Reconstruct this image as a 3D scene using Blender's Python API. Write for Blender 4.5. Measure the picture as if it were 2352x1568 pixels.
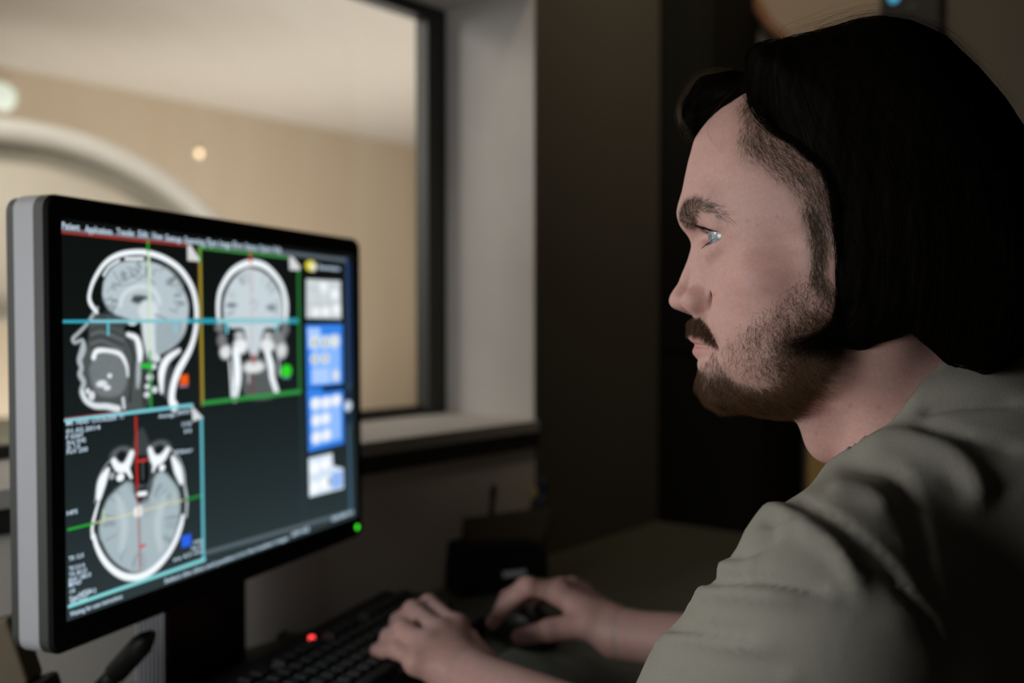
import bpy, math, random
import numpy as np
from mathutils import Vector, Matrix
random.seed(7); RNG=np.random.RandomState(11)
for o in list(bpy.data.objects): bpy.data.objects.remove(o, do_unlink=True)
SC=bpy.context.scene; COL=SC.collection

# ------------------------------------------------------------------ camera, world, lights, exposure
CZ=1.13; PITCH=math.radians(1.23); FPX=2352*35/36.0
cd=bpy.data.cameras.new('camera'); cam=bpy.data.objects.new('camera',cd); COL.objects.link(cam)
cam.location=(0,0,CZ); cam.rotation_euler=(math.radians(90)-PITCH,0,0)
cd.lens=35; cd.sensor_width=36; cd.clip_start=0.02
cd.dof.use_dof=True; cd.dof.focus_distance=0.615; cd.dof.aperture_fstop=3.7
SC.camera=cam
wd=bpy.data.worlds.new('world'); SC.world=wd; wd.use_nodes=True
wd.node_tree.nodes['Background'].inputs[0].default_value=(0.9,0.8,0.65,1)
wd.node_tree.nodes['Background'].inputs[1].default_value=0.004
SC.view_settings.view_transform='Standard'; SC.view_settings.look='None'
SC.view_settings.exposure=0.0; SC.view_settings.gamma=1.0; SC.view_settings.use_curve_mapping=False

def area_light(name,loc,target,size,size_y,power,color,spread=180):
    l=bpy.data.lights.new(name,'AREA'); l.shape='RECTANGLE'; l.size=size; l.size_y=size_y
    l.energy=power; l.color=color; l.spread=math.radians(spread)
    o=bpy.data.objects.new(name,l); COL.objects.link(o); o.location=loc
    o.rotation_euler=(Vector(target)-Vector(loc)).to_track_quat('-Z','Y').to_euler(); return o
# area light standing in for an unseen neighbouring console, left of the photographer
area_light('unseen_console_glow',(-0.76,0.27,1.10),(0.1,0.74,1.06),0.38,0.34,4.4,(0.97,1.0,0.99))
# scanner room: ceiling panel, plus lights added out of view
area_light('scanner_room_ceiling_light',(-1.7,2.1,2.36),(-1.3,3.4,0.9),0.9,0.9,24,(1.0,0.93,0.84))
area_light('scanner_room_back_light',(1.5,3.7,2.36),(0.2,5.0,1.0),1.2,1.2,45,(1.0,0.90,0.80))
area_light('scanner_room_side_light',(-2.5,1.15,1.9),(-0.1,1.75,1.35),0.8,0.8,22,(1.0,0.95,0.90))
area_light('scanner_room_ceiling_fill',(-0.9,4.6,0.30),(-0.8,4.7,2.4),3.0,2.4,66,(1.0,0.93,0.87))  # unseen panel near the floor, added to brighten the ceiling
# faint ceiling lamp over the end of the desk
area_light('dim_room_light',(0.25,1.15,2.55),(0.35,1.95,1.75),0.3,0.3,2.0,(1.0,0.84,0.64),80)

# ------------------------------------------------------------------ helpers
def camray(x,y):
    X=(x-1176)/FPX; Y=(784-y)/FPX; c,s=math.cos(PITCH),math.sin(PITCH)
    return np.array([X, c+Y*s, -s+Y*c])
CAM=np.array([0,0,CZ])
def at_depth(x,y,d): return CAM+camray(x,y)*d
def at_z(x,y,z):
    r=camray(x,y); return CAM+r*((z-CZ)/r[2])
def proj(p):
    p=np.asarray(p,float)-CAM; c,s=math.cos(PITCH),math.sin(PITCH)
    y=p[...,1]*c-p[...,2]*s; z=p[...,1]*s+p[...,2]*c
    return np.stack([1176+FPX*p[...,0]/y,784-FPX*z/y],-1)
def tag(o,label=None,cat=None,group=None,kind=None):
    if label: o['label']=label
    if cat: o['category']=cat
    if group: o['group']=group
    if kind: o['kind']=kind
    return o
def empty(name,loc,label=None,cat=None,group=None,rot=(0,0,0)):
    o=bpy.data.objects.new(name,None); COL.objects.link(o); o.location=loc; o.rotation_euler=rot
    o.empty_display_size=.02
    return tag(o,label,cat,group)
def link_mesh(name,me,mat,parent=None,smooth=False):
    o=bpy.data.objects.new(name,me); COL.objects.link(o)
    if mat is not None:
        if isinstance(mat,(list,tuple)):
            for m in mat: me.materials.append(m)
        else: me.materials.append(mat)
    if smooth: me.polygons.foreach_set('use_smooth',np.ones(len(me.polygons),bool))
    if parent is not None: o.parent=parent
    return o
class MB:
    """collects vertices and faces in world or local coordinates"""
    def __init__(s): s.v=[]; s.f=[]; s.m=[]
    def add(s,vs,fs,mi=0):
        n=len(s.v); s.v+= [tuple(map(float,v)) for v in vs]; s.f+=[tuple(i+n for i in f) for f in fs]; s.m+=[mi]*len(fs)
    def box(s,c,size,R=None,mi=0,taper=1.0):
        vs=[]
        for dz in (-.5,.5):
            k=1.0 if dz<0 else taper
            for dx,dy in ((-.5,-.5),(.5,-.5),(.5,.5),(-.5,.5)):
                v=np.array([dx*size[0]*k,dy*size[1]*k,dz*size[2]])
                if R is not None: v=R@v
                vs.append(np.asarray(c)+v)
        s.add(vs,[(3,2,1,0),(4,5,6,7),(0,1,5,4),(1,2,6,5),(2,3,7,6),(3,0,4,7)],mi)
    def tube(s,pts,rad,n=12,mi=0,caps=True):
        pts=[np.asarray(p,float) for p in pts]; rs=rad if hasattr(rad,'__len__') else [rad]*len(pts)
        base=None; vs=[]; fs=[]
        for i,p in enumerate(pts):
            t=pts[min(i+1,len(pts)-1)]-pts[max(i-1,0)]; t=t/(np.linalg.norm(t)+1e-12)
            if base is None:
                base=np.cross(t,[0,0,1.0]); 
                if np.linalg.norm(base)<1e-3: base=np.cross(t,[1.0,0,0])
            base=base-t*(base@t); base/=np.linalg.norm(base); b2=np.cross(t,base)
            for k in range(n):
                a=2*math.pi*k/n; vs.append(p+rs[i]*(math.cos(a)*base+math.sin(a)*b2))
        for i in range(len(pts)-1):
            for k in range(n): fs.append((i*n+k,i*n+(k+1)%n,(i+1)*n+(k+1)%n,(i+1)*n+k))
        if caps: fs.append(tuple(range(n-1,-1,-1))); fs.append(tuple((len(pts)-1)*n+k for k in range(n)))
        s.add(vs,fs,mi)
    def lathe(s,prof,c,axis=(0,0,1),n=48,mi=0):
        ax=np.asarray(axis,float); ax/=np.linalg.norm(ax)
        u=np.cross(ax,[0,0,1.0]); 
        if np.linalg.norm(u)<1e-3: u=np.array([1.0,0,0])
        u/=np.linalg.norm(u); w=np.cross(ax,u); vs=[]; fs=[]
        for r,h in prof:
            for k in range(n):
                a=2*math.pi*k/n; vs.append(np.asarray(c)+ax*h+r*(math.cos(a)*u+math.sin(a)*w))
        for i in range(len(prof)-1):
            for k in range(n): fs.append((i*n+k,i*n+(k+1)%n,(i+1)*n+(k+1)%n,(i+1)*n+k))
        s.add(vs,fs,mi)
    def build(s,name,mat,parent=None,smooth=False,bevel=0,seg=2):
        me=bpy.data.meshes.new(name); me.from_pydata(s.v,[],s.f); me.update()
        o=link_mesh(name,me,mat,parent,smooth)
        if max(s.m or [0])>0: me.polygons.foreach_set('material_index',s.m)
        if bevel:
            b=o.modifiers.new('bevel','BEVEL'); b.width=bevel; b.segments=seg; b.limit_method='ANGLE'; b.angle_limit=math.radians(40)
            me.polygons.foreach_set('use_smooth',np.ones(len(me.polygons),bool))
            w=o.modifiers.new('wn','WEIGHTED_NORMAL'); w.keep_sharp=True
        return o
def frame_R(x,z):
    x=np.asarray(x,float); x/=np.linalg.norm(x); z=np.asarray(z,float); z=z-x*(x@z); z/=np.linalg.norm(z)
    y=np.cross(z,x); return np.stack([x,y,z],1)

# ------------------------------------------------------------------ materials
def mat(name,col,rough=.6,metal=0,spec=.5,noise=None,bump=None,emit=None,estr=0,coat=0):
    """procedural material: noise=(scale,amount) varies the colour, bump=(scale,strength)"""
    m=bpy.data.materials.new(name); m.use_nodes=True; nt=m.node_tree; p=nt.nodes['Principled BSDF']
    p.inputs['Base Color'].default_value=(*col,1); p.inputs['Roughness'].default_value=rough
    p.inputs['Metallic'].default_value=metal; p.inputs['Specular IOR Level'].default_value=spec
    p.inputs['Coat Weight'].default_value=coat
    tc=nt.nodes.new('ShaderNodeTexCoord')
    sc,am=noise if noise else (12,.08)
    n=nt.nodes.new('ShaderNodeTexNoise'); n.inputs['Scale'].default_value=sc; n.inputs['Detail'].default_value=5
    nt.links.new(tc.outputs['Object'],n.inputs['Vector'])
    r=nt.nodes.new('ShaderNodeMapRange'); r.inputs[3].default_value=1-am; r.inputs[4].default_value=1+am
    nt.links.new(n.outputs['Fac'],r.inputs[0])
    v=nt.nodes.new('ShaderNodeVectorMath'); v.operation='SCALE'; v.inputs[0].default_value=col
    nt.links.new(r.outputs[0],v.inputs['Scale']); nt.links.new(v.outputs[0],p.inputs['Base Color'])
    if bump:
        n2=nt.nodes.new('ShaderNodeTexNoise'); n2.inputs['Scale'].default_value=bump[0]; n2.inputs['Detail'].default_value=3
        nt.links.new(tc.outputs['Object'],n2.inputs['Vector'])
        b=nt.nodes.new('ShaderNodeBump'); b.inputs['Strength'].default_value=bump[1]; b.inputs['Distance'].default_value=.001
        nt.links.new(n2.outputs['Fac'],b.inputs['Height']); nt.links.new(b.outputs[0],p.inputs['Normal'])
    if emit: p.inputs['Emission Color'].default_value=(*emit,1); p.inputs['Emission Strength'].default_value=estr
    return m
def attr_emit(name,attr,strength,gloss=.0):
    m=bpy.data.materials.new(name); m.use_nodes=True; nt=m.node_tree; p=nt.nodes['Principled BSDF']
    a=nt.nodes.new('ShaderNodeAttribute'); a.attribute_name=attr
    p.inputs['Base Color'].default_value=(.004,.005,.006,1); p.inputs['Roughness'].default_value=.35
    p.inputs['Specular IOR Level'].default_value=.2
    nt.links.new(a.outputs['Color'],p.inputs['Emission Color']); p.inputs['Emission Strength'].default_value=strength
    return m
def wall_mat(name,c1,c2,scale,stretch,bump=.15,rough=.8):
    """two-tone streaked paint"""
    m=mat(name,c1,rough,bump=(60,bump)); nt=m.node_tree; p=nt.nodes['Principled BSDF']
    tc=nt.nodes.new('ShaderNodeTexCoord'); mp=nt.nodes.new('ShaderNodeMapping'); mp.inputs['Scale'].default_value=stretch
    mp.inputs['Rotation'].default_value=(0,math.radians(28),0)
    n=nt.nodes.new('ShaderNodeTexNoise'); n.inputs['Scale'].default_value=scale; n.inputs['Detail'].default_value=4
    mx=nt.nodes.new('ShaderNodeMix'); mx.data_type='RGBA'; mx.inputs[6].default_value=(*c1,1); mx.inputs[7].default_value=(*c2,1)
    nt.links.new(tc.outputs['Object'],mp.inputs[0]); nt.links.new(mp.outputs[0],n.inputs[0]); nt.links.new(n.outputs['Fac'],mx.inputs[0])
    nt.links.new(mx.outputs[2],p.inputs['Base Color']); return m
M={}
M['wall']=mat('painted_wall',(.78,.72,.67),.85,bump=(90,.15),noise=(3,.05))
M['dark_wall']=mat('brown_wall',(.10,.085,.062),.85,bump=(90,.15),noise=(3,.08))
M['reveal']=mat('reveal_paint',(.46,.43,.41),.7,bump=(90,.1))
M['frame']=mat('window_frame_paint',(.02,.019,.015),.5)
M['scan_wall']=wall_mat('scanner_room_wall_paint',(.60,.50,.38),(.68,.59,.47),1.3,(6,1,.7))
M['scan_ceiling']=wall_mat('scanner_room_ceiling_paint',(.66,.62,.56),(.72,.69,.64),1.6,(5,1,1))
M['floor']=mat('vinyl_floor',(.12,.11,.10),.6)
M['ceiling']=mat('ceiling_paint',(.5,.47,.42),.9)
M['desk']=mat('desk_laminate',(.10,.10,.068),.55,noise=(40,.06))
M['black']=mat('black_plastic',(.007,.007,.007),.45)
M['black_matte']=mat('matte_black_plastic',(.008,.008,.008),.75,spec=.2)
M['dark_grey']=mat('dark_grey_plastic',(.026,.028,.026),.5)
M['silver']=mat('light_grey_plastic',(.31,.31,.335),.45,noise=(60,.03))
M['white']=mat('white_gantry_shell',(.82,.80,.76),.35)
M['cream']=mat('cream_gantry_face',(.66,.61,.53),.5)
M['groove']=mat('shaded_groove',(.34,.32,.27),.6)  # shade of the gantry's recess put into a darker colour
M['olive']=mat('olive_pad',(.16,.16,.12),.6)
M['key']=mat('keycap_plastic',(.008,.008,.008),.5)
M['label']=mat('white_label',(.75,.80,.84),.5)
M['brown']=mat('brown_board',(.10,.075,.045),.8)
M['tan']=mat('tan_paper',(.30,.235,.17),.8)
M['wood']=mat('reddish_wood',(.16,.07,.03),.6)
M['gold']=mat('yellow_wood',(.55,.34,.11),.6)
M['yellow']=mat('yellow_plastic',(.5,.42,.12),.5)
M['navy']=mat('navy_plastic',(.02,.04,.09),.5)
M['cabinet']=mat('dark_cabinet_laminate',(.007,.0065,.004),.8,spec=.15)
M['led_green']=mat('green_led',(.02,.3,.02),.3,emit=(.06,1.0,.03),estr=1.6)
M['led_red']=mat('red_led',(.3,.02,.02),.3,emit=(1.0,.05,.05),estr=2.2)
M['led_cyan']=mat('cyan_led',(.02,.2,.3),.3,emit=(.07,.42,.62),estr=.9)
M['spot']=mat('warm_spot_lens',(.8,.7,.5),.3,emit=(1.0,.72,.42),estr=2.6)
M['glow']=mat('pale_window_glow',(.5,.55,.5),.3,emit=(.72,.80,.70),estr=.75)
def glass_mat():
    m=bpy.data.materials.new('window_glass'); m.use_nodes=True; nt=m.node_tree; nt.nodes.clear()
    out=nt.nodes.new('ShaderNodeOutputMaterial'); mx=nt.nodes.new('ShaderNodeMixShader'); fr=None
    t=nt.nodes.new('ShaderNodeBsdfTransparent'); t.inputs[0].default_value=(.97,.98,.97,1); g=nt.nodes.new('ShaderNodeBsdfGlossy'); g.inputs['Roughness'].default_value=.01
    mx.inputs[0].default_value=.04; nt.links.new(t.outputs[0],mx.inputs[1]); nt.links.new(g.outputs[0],mx.inputs[2]); nt.links.new(mx.outputs[0],out.inputs[0]); return m
M['glass']=glass_mat()

# ------------------------------------------------------------------ the room
WD=np.array([.624,.781,0.0]); WN=np.array([.781,-.624,0.0])     # along the window wall, and its normal into this room
Q=np.array([.0393,1.665,0.0])                                    # foot of the front corner of the window recess
UP=np.array([0,0,1.0]); SILL=.964; HEAD=1.683; REC=.228; FLOORZ=0.0; CEIL=2.6; RS=.62; SCEIL=2.42
RW=frame_R(WD,UP)
def wp(s,n,z): return Q+WD*s+WN*n+UP*z                           # s along the wall, n out of the wall into the room
def wbox(mb,s0,s1,n0,n1,z0,z1,mi=0):
    mb.box(wp((s0+s1)/2,(n0+n1)/2,(z0+z1)/2),(abs(s1-s0),abs(n1-n0),z1-z0),RW,mi)
def room():
    W0=-1.75; SC1=.405; PIER=.21
    m=MB(); wbox(m,W0-.6,0,-REC-.02,0,FLOORZ,SILL-.02); wbox(m,W0-.6,0,-REC-.02,0,HEAD,CEIL); wbox(m,W0-.6,W0,-REC-.02,0,SILL-.02,HEAD)
    tag(m.build('wall_back',M['wall']),kind='structure')
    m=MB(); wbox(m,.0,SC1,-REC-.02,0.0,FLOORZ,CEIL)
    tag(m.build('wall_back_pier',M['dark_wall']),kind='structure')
    m=MB(); wbox(m,-.004,.0,-REC+.0,-.0005,SILL,HEAD); wbox(m,W0,-.004,-REC,-.0005,HEAD-.004,HEAD)
    tag(m.build('trim_1',M['reveal']),kind='structure')
    # sill board
    m=MB(); wbox(m,W0,-.004,-REC,.012,SILL-.02,SILL)
    tag(m.build('trim_2',M['reveal'],bevel=.002),kind='structure')
    m=MB(); wbox(m,W0,0,.0,.008,SILL-.045,SILL-.0205)
    tag(m.build('trim_3',M['frame']),kind='structure')
    # window frame and pane
    root=empty('window_1',wp(-.9,-REC,SILL)); root['kind']='structure'
    fw=.048; mm=MB(); n0,n1=-REC-.0,-REC+.032
    def lb(s0,s1,z0,z1,na=n0,nb=n1): wbox(mm,s0,s1,na,nb,z0,z1)
    lb(-.004-fw,-.004,SILL,HEAD-.004); lb(W0,W0+fw,SILL,HEAD-.004); lb(W0+fw,-.004-fw,SILL,SILL+.016,n0,n0+.02); lb(W0+fw,-.004-fw,HEAD-.004-.022,HEAD-.004)
    o=mm.build('window_frame',M['frame'],bevel=.003); o.parent=root; o.matrix_parent_inverse=root.matrix_basis.inverted()
    mm=MB(); wbox(mm,W0+fw,-.004-fw,-REC+.006,-REC+.010,SILL+.016,HEAD-.026)
    o=mm.build('pane',M['glass']); o.parent=root; o.matrix_parent_inverse=root.matrix_basis.inverted()
    # floor and ceiling
    m=MB(); m.box((0,2.5,-.05),(12,13,.1)); tag(m.build('floor',M['floor']),kind='structure')
    m=MB(); wbox(m,-2.8,RS+.1,0.0,3.0,CEIL,CEIL+.08)
    tag(m.build('ceiling',M['ceiling']),kind='structure')
    # right-hand wall and the walls behind the photographer
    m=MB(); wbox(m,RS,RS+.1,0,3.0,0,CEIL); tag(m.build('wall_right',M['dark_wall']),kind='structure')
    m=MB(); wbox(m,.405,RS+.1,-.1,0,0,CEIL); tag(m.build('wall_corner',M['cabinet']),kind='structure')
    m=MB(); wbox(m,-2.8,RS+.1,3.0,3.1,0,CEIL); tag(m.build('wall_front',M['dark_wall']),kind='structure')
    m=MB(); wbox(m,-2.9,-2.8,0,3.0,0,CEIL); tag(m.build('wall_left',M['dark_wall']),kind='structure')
    # scanner room
    m=MB(); wbox(m,-4.0,5.0,-4.3,-4.2,0,SCEIL); tag(m.build('wall_scanner_back',M['scan_wall']),kind='structure')
    m=MB(); wbox(m,4.9,5.0,-4.2,-REC-.02,0,SCEIL); tag(m.build('wall_scanner_right',M['scan_wall']),kind='structure')
    m=MB(); wbox(m,-4.1,-4.0,-4.2,-REC-.02,0,SCEIL); tag(m.build('wall_scanner_left',M['scan_wall']),kind='structure')
    m=MB(); wbox(m,.405,5.0,-REC-.02,-REC+.0,0,SCEIL); tag(m.build('wall_scanner_front',M['scan_wall']),kind='structure')
    m=MB(); wbox(m,-4.1,5.0,-4.3,-REC-.02,SCEIL,SCEIL+.1); tag(m.build('ceiling_scanner',M['scan_ceiling']),kind='structure')
room()

# ------------------------------------------------------------------ tall dark cabinet beside the pier
def cabinet():
    root=empty('tall_cabinet',wp(.51,.05,0),'tall dark cabinet in the corner at the far end of the desk, behind the man','cabinet')
    L=lambda o:(setattr(o,'parent',root),setattr(o,'matrix_parent_inverse',root.matrix_basis.inverted()))
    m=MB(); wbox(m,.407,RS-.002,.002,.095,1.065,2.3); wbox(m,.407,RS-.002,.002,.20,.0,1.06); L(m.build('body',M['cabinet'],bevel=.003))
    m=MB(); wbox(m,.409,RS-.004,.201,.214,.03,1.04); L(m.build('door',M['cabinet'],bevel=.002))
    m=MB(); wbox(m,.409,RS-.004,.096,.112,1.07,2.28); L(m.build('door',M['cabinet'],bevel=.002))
cabinet()

# ------------------------------------------------------------------ scanner behind the glass
def scanner():
    c=at_depth(18,950,3.3); ax=CAM-c; ax[2]*=.1; ax/=np.linalg.norm(ax); c=np.array(c)
    root=empty('mri_scanner',(c[0],c[1],0),'white round-fronted MRI scanner seen through the window behind the monitor','scanner')
    def L(o): o.parent=root; o.matrix_parent_inverse=root.matrix_basis.inverted(); return o
    R=.982; m=MB(); k=[(R-.02,-1.3),(R-.01,-.3),(R,-.06)]
    for i in range(9):
        a=math.pi*i/8; k.append((R-.035+.035*math.cos(a),-.02+.045*math.sin(a)))
    k+=[(R-.066,-.05),(R-.072,-.10)]
    m.lathe(k,c,ax,96); L(m.build('shell',M['white'],smooth=True))
    m=MB(); m.lathe([(R-.072,-.10),(R-.135,-.10)],c,ax,96); L(m.build('groove',M['groove'],smooth=True))
    m=MB(); m.lathe([(R-.135,-.10),(R-.14,-.06),(R-.17,-.045),(R-.25,-.03),(.55,-.01),(.42,.0),(.36,-.03),(.33,-.12),(.31,-1.2)],c,ax,96)
    L(m.build('front_face',M['cream'],smooth=True))
    m=MB(); m.box((c[0]+ax[0]*-.6,c[1]-ax[1]*.6,.04),(1.2,1.2,.12)); L(m.build('base',M['white'],bevel=.02))
    # patient table coming out of the bore
    side=np.cross(ax,UP); side/=np.linalg.norm(side)
    t=empty('patient_table',tuple(c*np.array([1,1,0])+ax*.9),'white patient table with olive pad in front of the scanner bore','table')
    def T(o): o.parent=t; o.matrix_parent_inverse=t.matrix_basis.inverted(); return o
    Rt=frame_R(ax,UP)
    m=MB(); m.box(c+ax*.85+UP*(-.10),(1.9,.50,.09),Rt); T(m.build('tabletop',M['white'],bevel=.03,seg=4))
    m=MB(); m.box(c+ax*.75+UP*(-.035),(1.5,.42,.05),Rt); T(m.build('pad',M['olive'],bevel=.02,seg=3))
    p=c+ax*.9; m=MB(); m.box((p[0],p[1],.37),(1.3,.34,.62),Rt); T(m.build('pedestal',M['cream'],bevel=.03,seg=3))
scanner()
def scanner_lamps():
    for (x,y,s,lab) in ((455,353,.0055,'small warm round lamp glowing right of the scanner arc'),(945,320,.0055,'small warm round lamp glowing at the window frame edge')):
        # mounted on the scanner room's back wall
        r=camray(x,y); p0=Q+WN*(-4.2); t=((p0-CAM)@WN)/(r@WN); p=CAM+r*t
        root=empty('spot_lamp',tuple(p),lab,'lamp')
        m=MB(); m.lathe([(.0,.012),(.020,.012),(.020,.0)],(0,0,0),WN,24); m.build('lens',M['spot'],root)
        m=MB(); m.lathe([(.020,.0),(.021,.014),(.027,.014),(.030,0)],(0,0,0),WN,24); m.build('rim',M['cream'],root)
    r=camray(3,222); p=CAM+r*(((Q+WN*(-4.2)-CAM)@WN)/(r@WN))
    root=empty('wall_lamp',tuple(p),'pale wall lamp above the scanner at the left edge','lamp')
    m=MB(); m.lathe([(.0,.05),(.06,.04),(.075,.0)],(0,0,0),WN,24); m.build('diffuser',M['glow'],root,smooth=True)
scanner_lamps()

# ------------------------------------------------------------------ wall items upper right
def far_items():
    def on_far(x,y):
        r=camray(x,y); p0=Q+WD*RS; return CAM+r*(((p0-CAM)@WD)/(r@WD))
    WN=-WD; off=WN*.002; RW=frame_R(globals()['WN'],UP)
    pts=[(1715,-130),(1735,0),(1775,62),(1830,112),(1900,140),(2028,150),(2036,-130)]
    P=[on_far(*p)+off for p in pts]; n=len(P); m=MB()
    m.add(P+[p+WN*.012 for p in P],[tuple(range(n)),tuple(range(2*n-1,n-1,-1))]+[(i,(i+1)%n,n+(i+1)%n,n+i) for i in range(n)])
    root=empty('wall_chart',tuple(P[0]),'pale tan board with a rounded lower corner on the far wall above the hair','board')
    o=m.build('board',M['tan']); o.parent=root; o.matrix_parent_inverse=root.matrix_basis.inverted()
    m=MB(); m.tube([P[1]+WN*.014,P[2]+WN*.014,P[3]+WN*.014,P[4]+WN*.014],.012,10)
    o=m.build('edge_strip',M['wood'],smooth=True); o.parent=root; o.matrix_parent_inverse=root.matrix_basis.inverted()
    a=on_far(2036,140); b=on_far(2175,-120); c=(a+b)/2+WN*.022
    root=empty('wall_controller',tuple(c),'black wall controller with a cyan light at the top right','controller')
    w=abs((b-a)@globals()['WN']); m=MB(); m.box((0,0,0),(w,.04,abs(b[2]-a[2])),RW); m.build('housing',M['black'],root,bevel=.004)
    q=on_far(2070,8)+WN*.0425; m=MB(); m.lathe([(0,.004),(.009,.003),(.010,0)],q-c,WN,20); m.build('indicator_light',M['led_cyan'],root)
    q=on_far(2112,30)+WN*.0425; m=MB(); m.lathe([(0,.002),(.010,.002),(.011,0)],q-c,WN,20); m.build('button',M['dark_grey'],root)
far_items()

# ------------------------------------------------------------------ desk
DESKZ=.73
def desk():
    root=empty('desk',wp(0,.3,0),'long grey-green desk along the window wall under keyboard and monitor','desk')
    def L(o): o.parent=root; o.matrix_parent_inverse=root.matrix_basis.inverted()
    m=MB(); wbox(m,-1.9,.40,.002,.66,DESKZ-.03,DESKZ); wbox(m,.40,RS-.002,.216,.66,DESKZ-.03,DESKZ); L(m.build('worktop',M['desk'],bevel=.002))
    for s in (-1.86,RS-.05):
        m=MB(); wbox(m,s,s+.03,.22,.62,0,DESKZ-.03); L(m.build('side_panel',M['cabinet'],bevel=.002))
desk()

# ------------------------------------------------------------------ monitor
MC=[np.array(v) for v in ((-.37198174,.79517813,1.23186859),(-.19129712,1.25893097,1.23159384),(-.18945058,1.25798996,.85759959),(-.37013521,.79423712,.85787433))]
MX=(MC[1]-MC[0]); MW=np.linalg.norm(MX); MX/=MW; MY=(MC[0]-MC[3]); MH=np.linalg.norm(MY); MY/=MH; MN=np.cross(MX,MY)   # MN out of the screen
def px2uv(x,y):
    r=camray(x,y); t=((MC[3]-CAM)@MN)/(r@MN); p=CAM+r*t-MC[3]; return p@MX, p@MY      # metres from the lower left corner
A0=px2uv(146,509); A1=px2uv(166,1419); A2=px2uv(811,594); A3=px2uv(822,1186)
SX0=(A0[0]+A1[0])/2-.0035; SX1=(A2[0]+A3[0])/2+.003; SY0=(A1[1]+A3[1])/2-.001; SY1=(A0[1]+A2[1])/2+.004
print('screen',SX0,SX1,SY0,SY1,'outer',MW,MH)
def uvp(u,v,n=0): return MC[3]+MX*u+MY*v+MN*n
def build_screen_image(NX,NY):
    """returns an NY x NX x 3 linear emission array; drawn as the scan console shows it"""
    img=np.zeros((NY,NX,3)); W=SX1-SX0; H=SY1-SY0
    gx,gy=np.meshgrid((np.arange(NX)+.5)/NX*W+SX0,(np.arange(NY)+.5)/NY*H+SY0)
    def lin(c): c=np.array(c,float)/255.; return np.where(c<=.04045,c/12.92,((c+.055)/1.055)**2.4)
    fy=(gy-SY0)/H
    base=np.stack([np.full_like(gx,.0035),np.full_like(gx,.0050),np.full_like(gx,.0045)],-1)
    base+= (1-fy)[...,None]**2.0*np.array([.020,.032,.036]); img[:]=base  # backlight glow painted into the picture, stronger towards the bottom
    # background image-to-metre helpers
    class Z:
        def __init__(s,k,ox,oy): s.k=k; s.ox=ox; s.oy=oy
        def p(s,x,y): return px2uv(x/s.k+s.ox,y/s.k+s.oy)
        def pts(s,L): return np.array([s.p(*q) for q in L])
        def r(s,x,y,d): # length d (zoom px, vertical) in metres at x,y
            a=s.p(x,y-d/2); b=s.p(x,y+d/2); return abs(a[1]-b[1])
    def blend(a,col): 
        nonlocal img
        img=img*(1-a[...,None])+np.asarray(col)*a[...,None]
    def seg_d(P,a,b):
        ab=b-a; t=np.clip(((P[0]-a[0])*ab[0]+(P[1]-a[1])*ab[1])/(ab@ab+1e-12),0,1)
        return np.hypot(P[0]-a[0]-t*ab[0],P[1]-a[1]-t*ab[1]),t
    def win(pts,pad):
        x0=max(0,int(((pts[:,0].min()-pad)-SX0)/W*NX)); x1=min(NX,int(((pts[:,0].max()+pad)-SX0)/W*NX)+2)
        y0=max(0,int(((pts[:,1].min()-pad)-SY0)/H*NY)); y1=min(NY,int(((pts[:,1].max()+pad)-SY0)/H*NY)+2)
        return slice(y0,y1),slice(x0,x1)
    def smooth(P,n=6):
        P=np.array(P,float); out=[]
        for i in range(len(P)-1):
            p0=P[max(i-1,0)]; p1=P[i]; p2=P[i+1]; p3=P[min(i+2,len(P)-1)]
            for t in np.arange(n)/n:
                out.append(.5*((2*p1)+(-p0+p2)*t+(2*p0-5*p1+4*p2-p3)*t*t+(-p0+3*p1-3*p2+p3)*t**3))
        out.append(P[-1]); return np.array(out)
    def stroke(z,L,wd,col,a=1.0,soft=.0006,sm=True,tex=0):
        pts=z.pts(L); w=wd if hasattr(wd,'__len__') else [wd]*len(L)
        ws=np.array([z.r(q[0],q[1],ww)/2 for q,ww in zip(L,w)])
        Q3=np.column_stack([pts,ws]); 
        if sm and len(L)>2: Q3=smooth(Q3)
        sl=win(Q3[:,:2],Q3[:,2].max()+.003); X=gx[sl]; Y=gy[sl]; best=np.full(X.shape,9.)
        for i in range(len(Q3)-1):
            d,t=seg_d((X,Y),Q3[i,:2],Q3[i+1,:2]); best=np.minimum(best,d-(Q3[i,2]*(1-t)+Q3[i+1,2]*t))
        al=np.clip(.5-best/(2*soft),0,1)*a
        if tex: al=al*(1-tex+tex*TEX[sl])
        img[sl]=img[sl]*(1-al[...,None])+lin(col)*al[...,None]
    def poly(z,L,col,a=1.0,soft=.0008,sm=False,tex=0,rad=0):
        P=z.pts(L)
        if sm: P=smooth(np.vstack([P,P[:1]]))[:-1]
        sl=win(P,rad+.003); X=gx[sl]; Y=gy[sl]; inside=np.zeros(X.shape,bool); best=np.full(X.shape,9.)
        n=len(P)
        for i in range(n):
            p=P[i]; q=P[(i+1)%n]; d,_=seg_d((X,Y),p,q); best=np.minimum(best,d)
            c=((p[1]>Y)!=(q[1]>Y)); xi=(q[0]-p[0])*(Y-p[1])/((q[1]-p[1])+1e-15)+p[0]; inside^= c&(X<xi)
        sd=np.where(inside,-best,best)-rad; al=np.clip(.5-sd/(2*soft),0,1)*a
        if tex: al=al*(1-tex+tex*TEX[sl])
        img[sl]=img[sl]*(1-al[...,None])+lin(col)*al[...,None]
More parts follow.
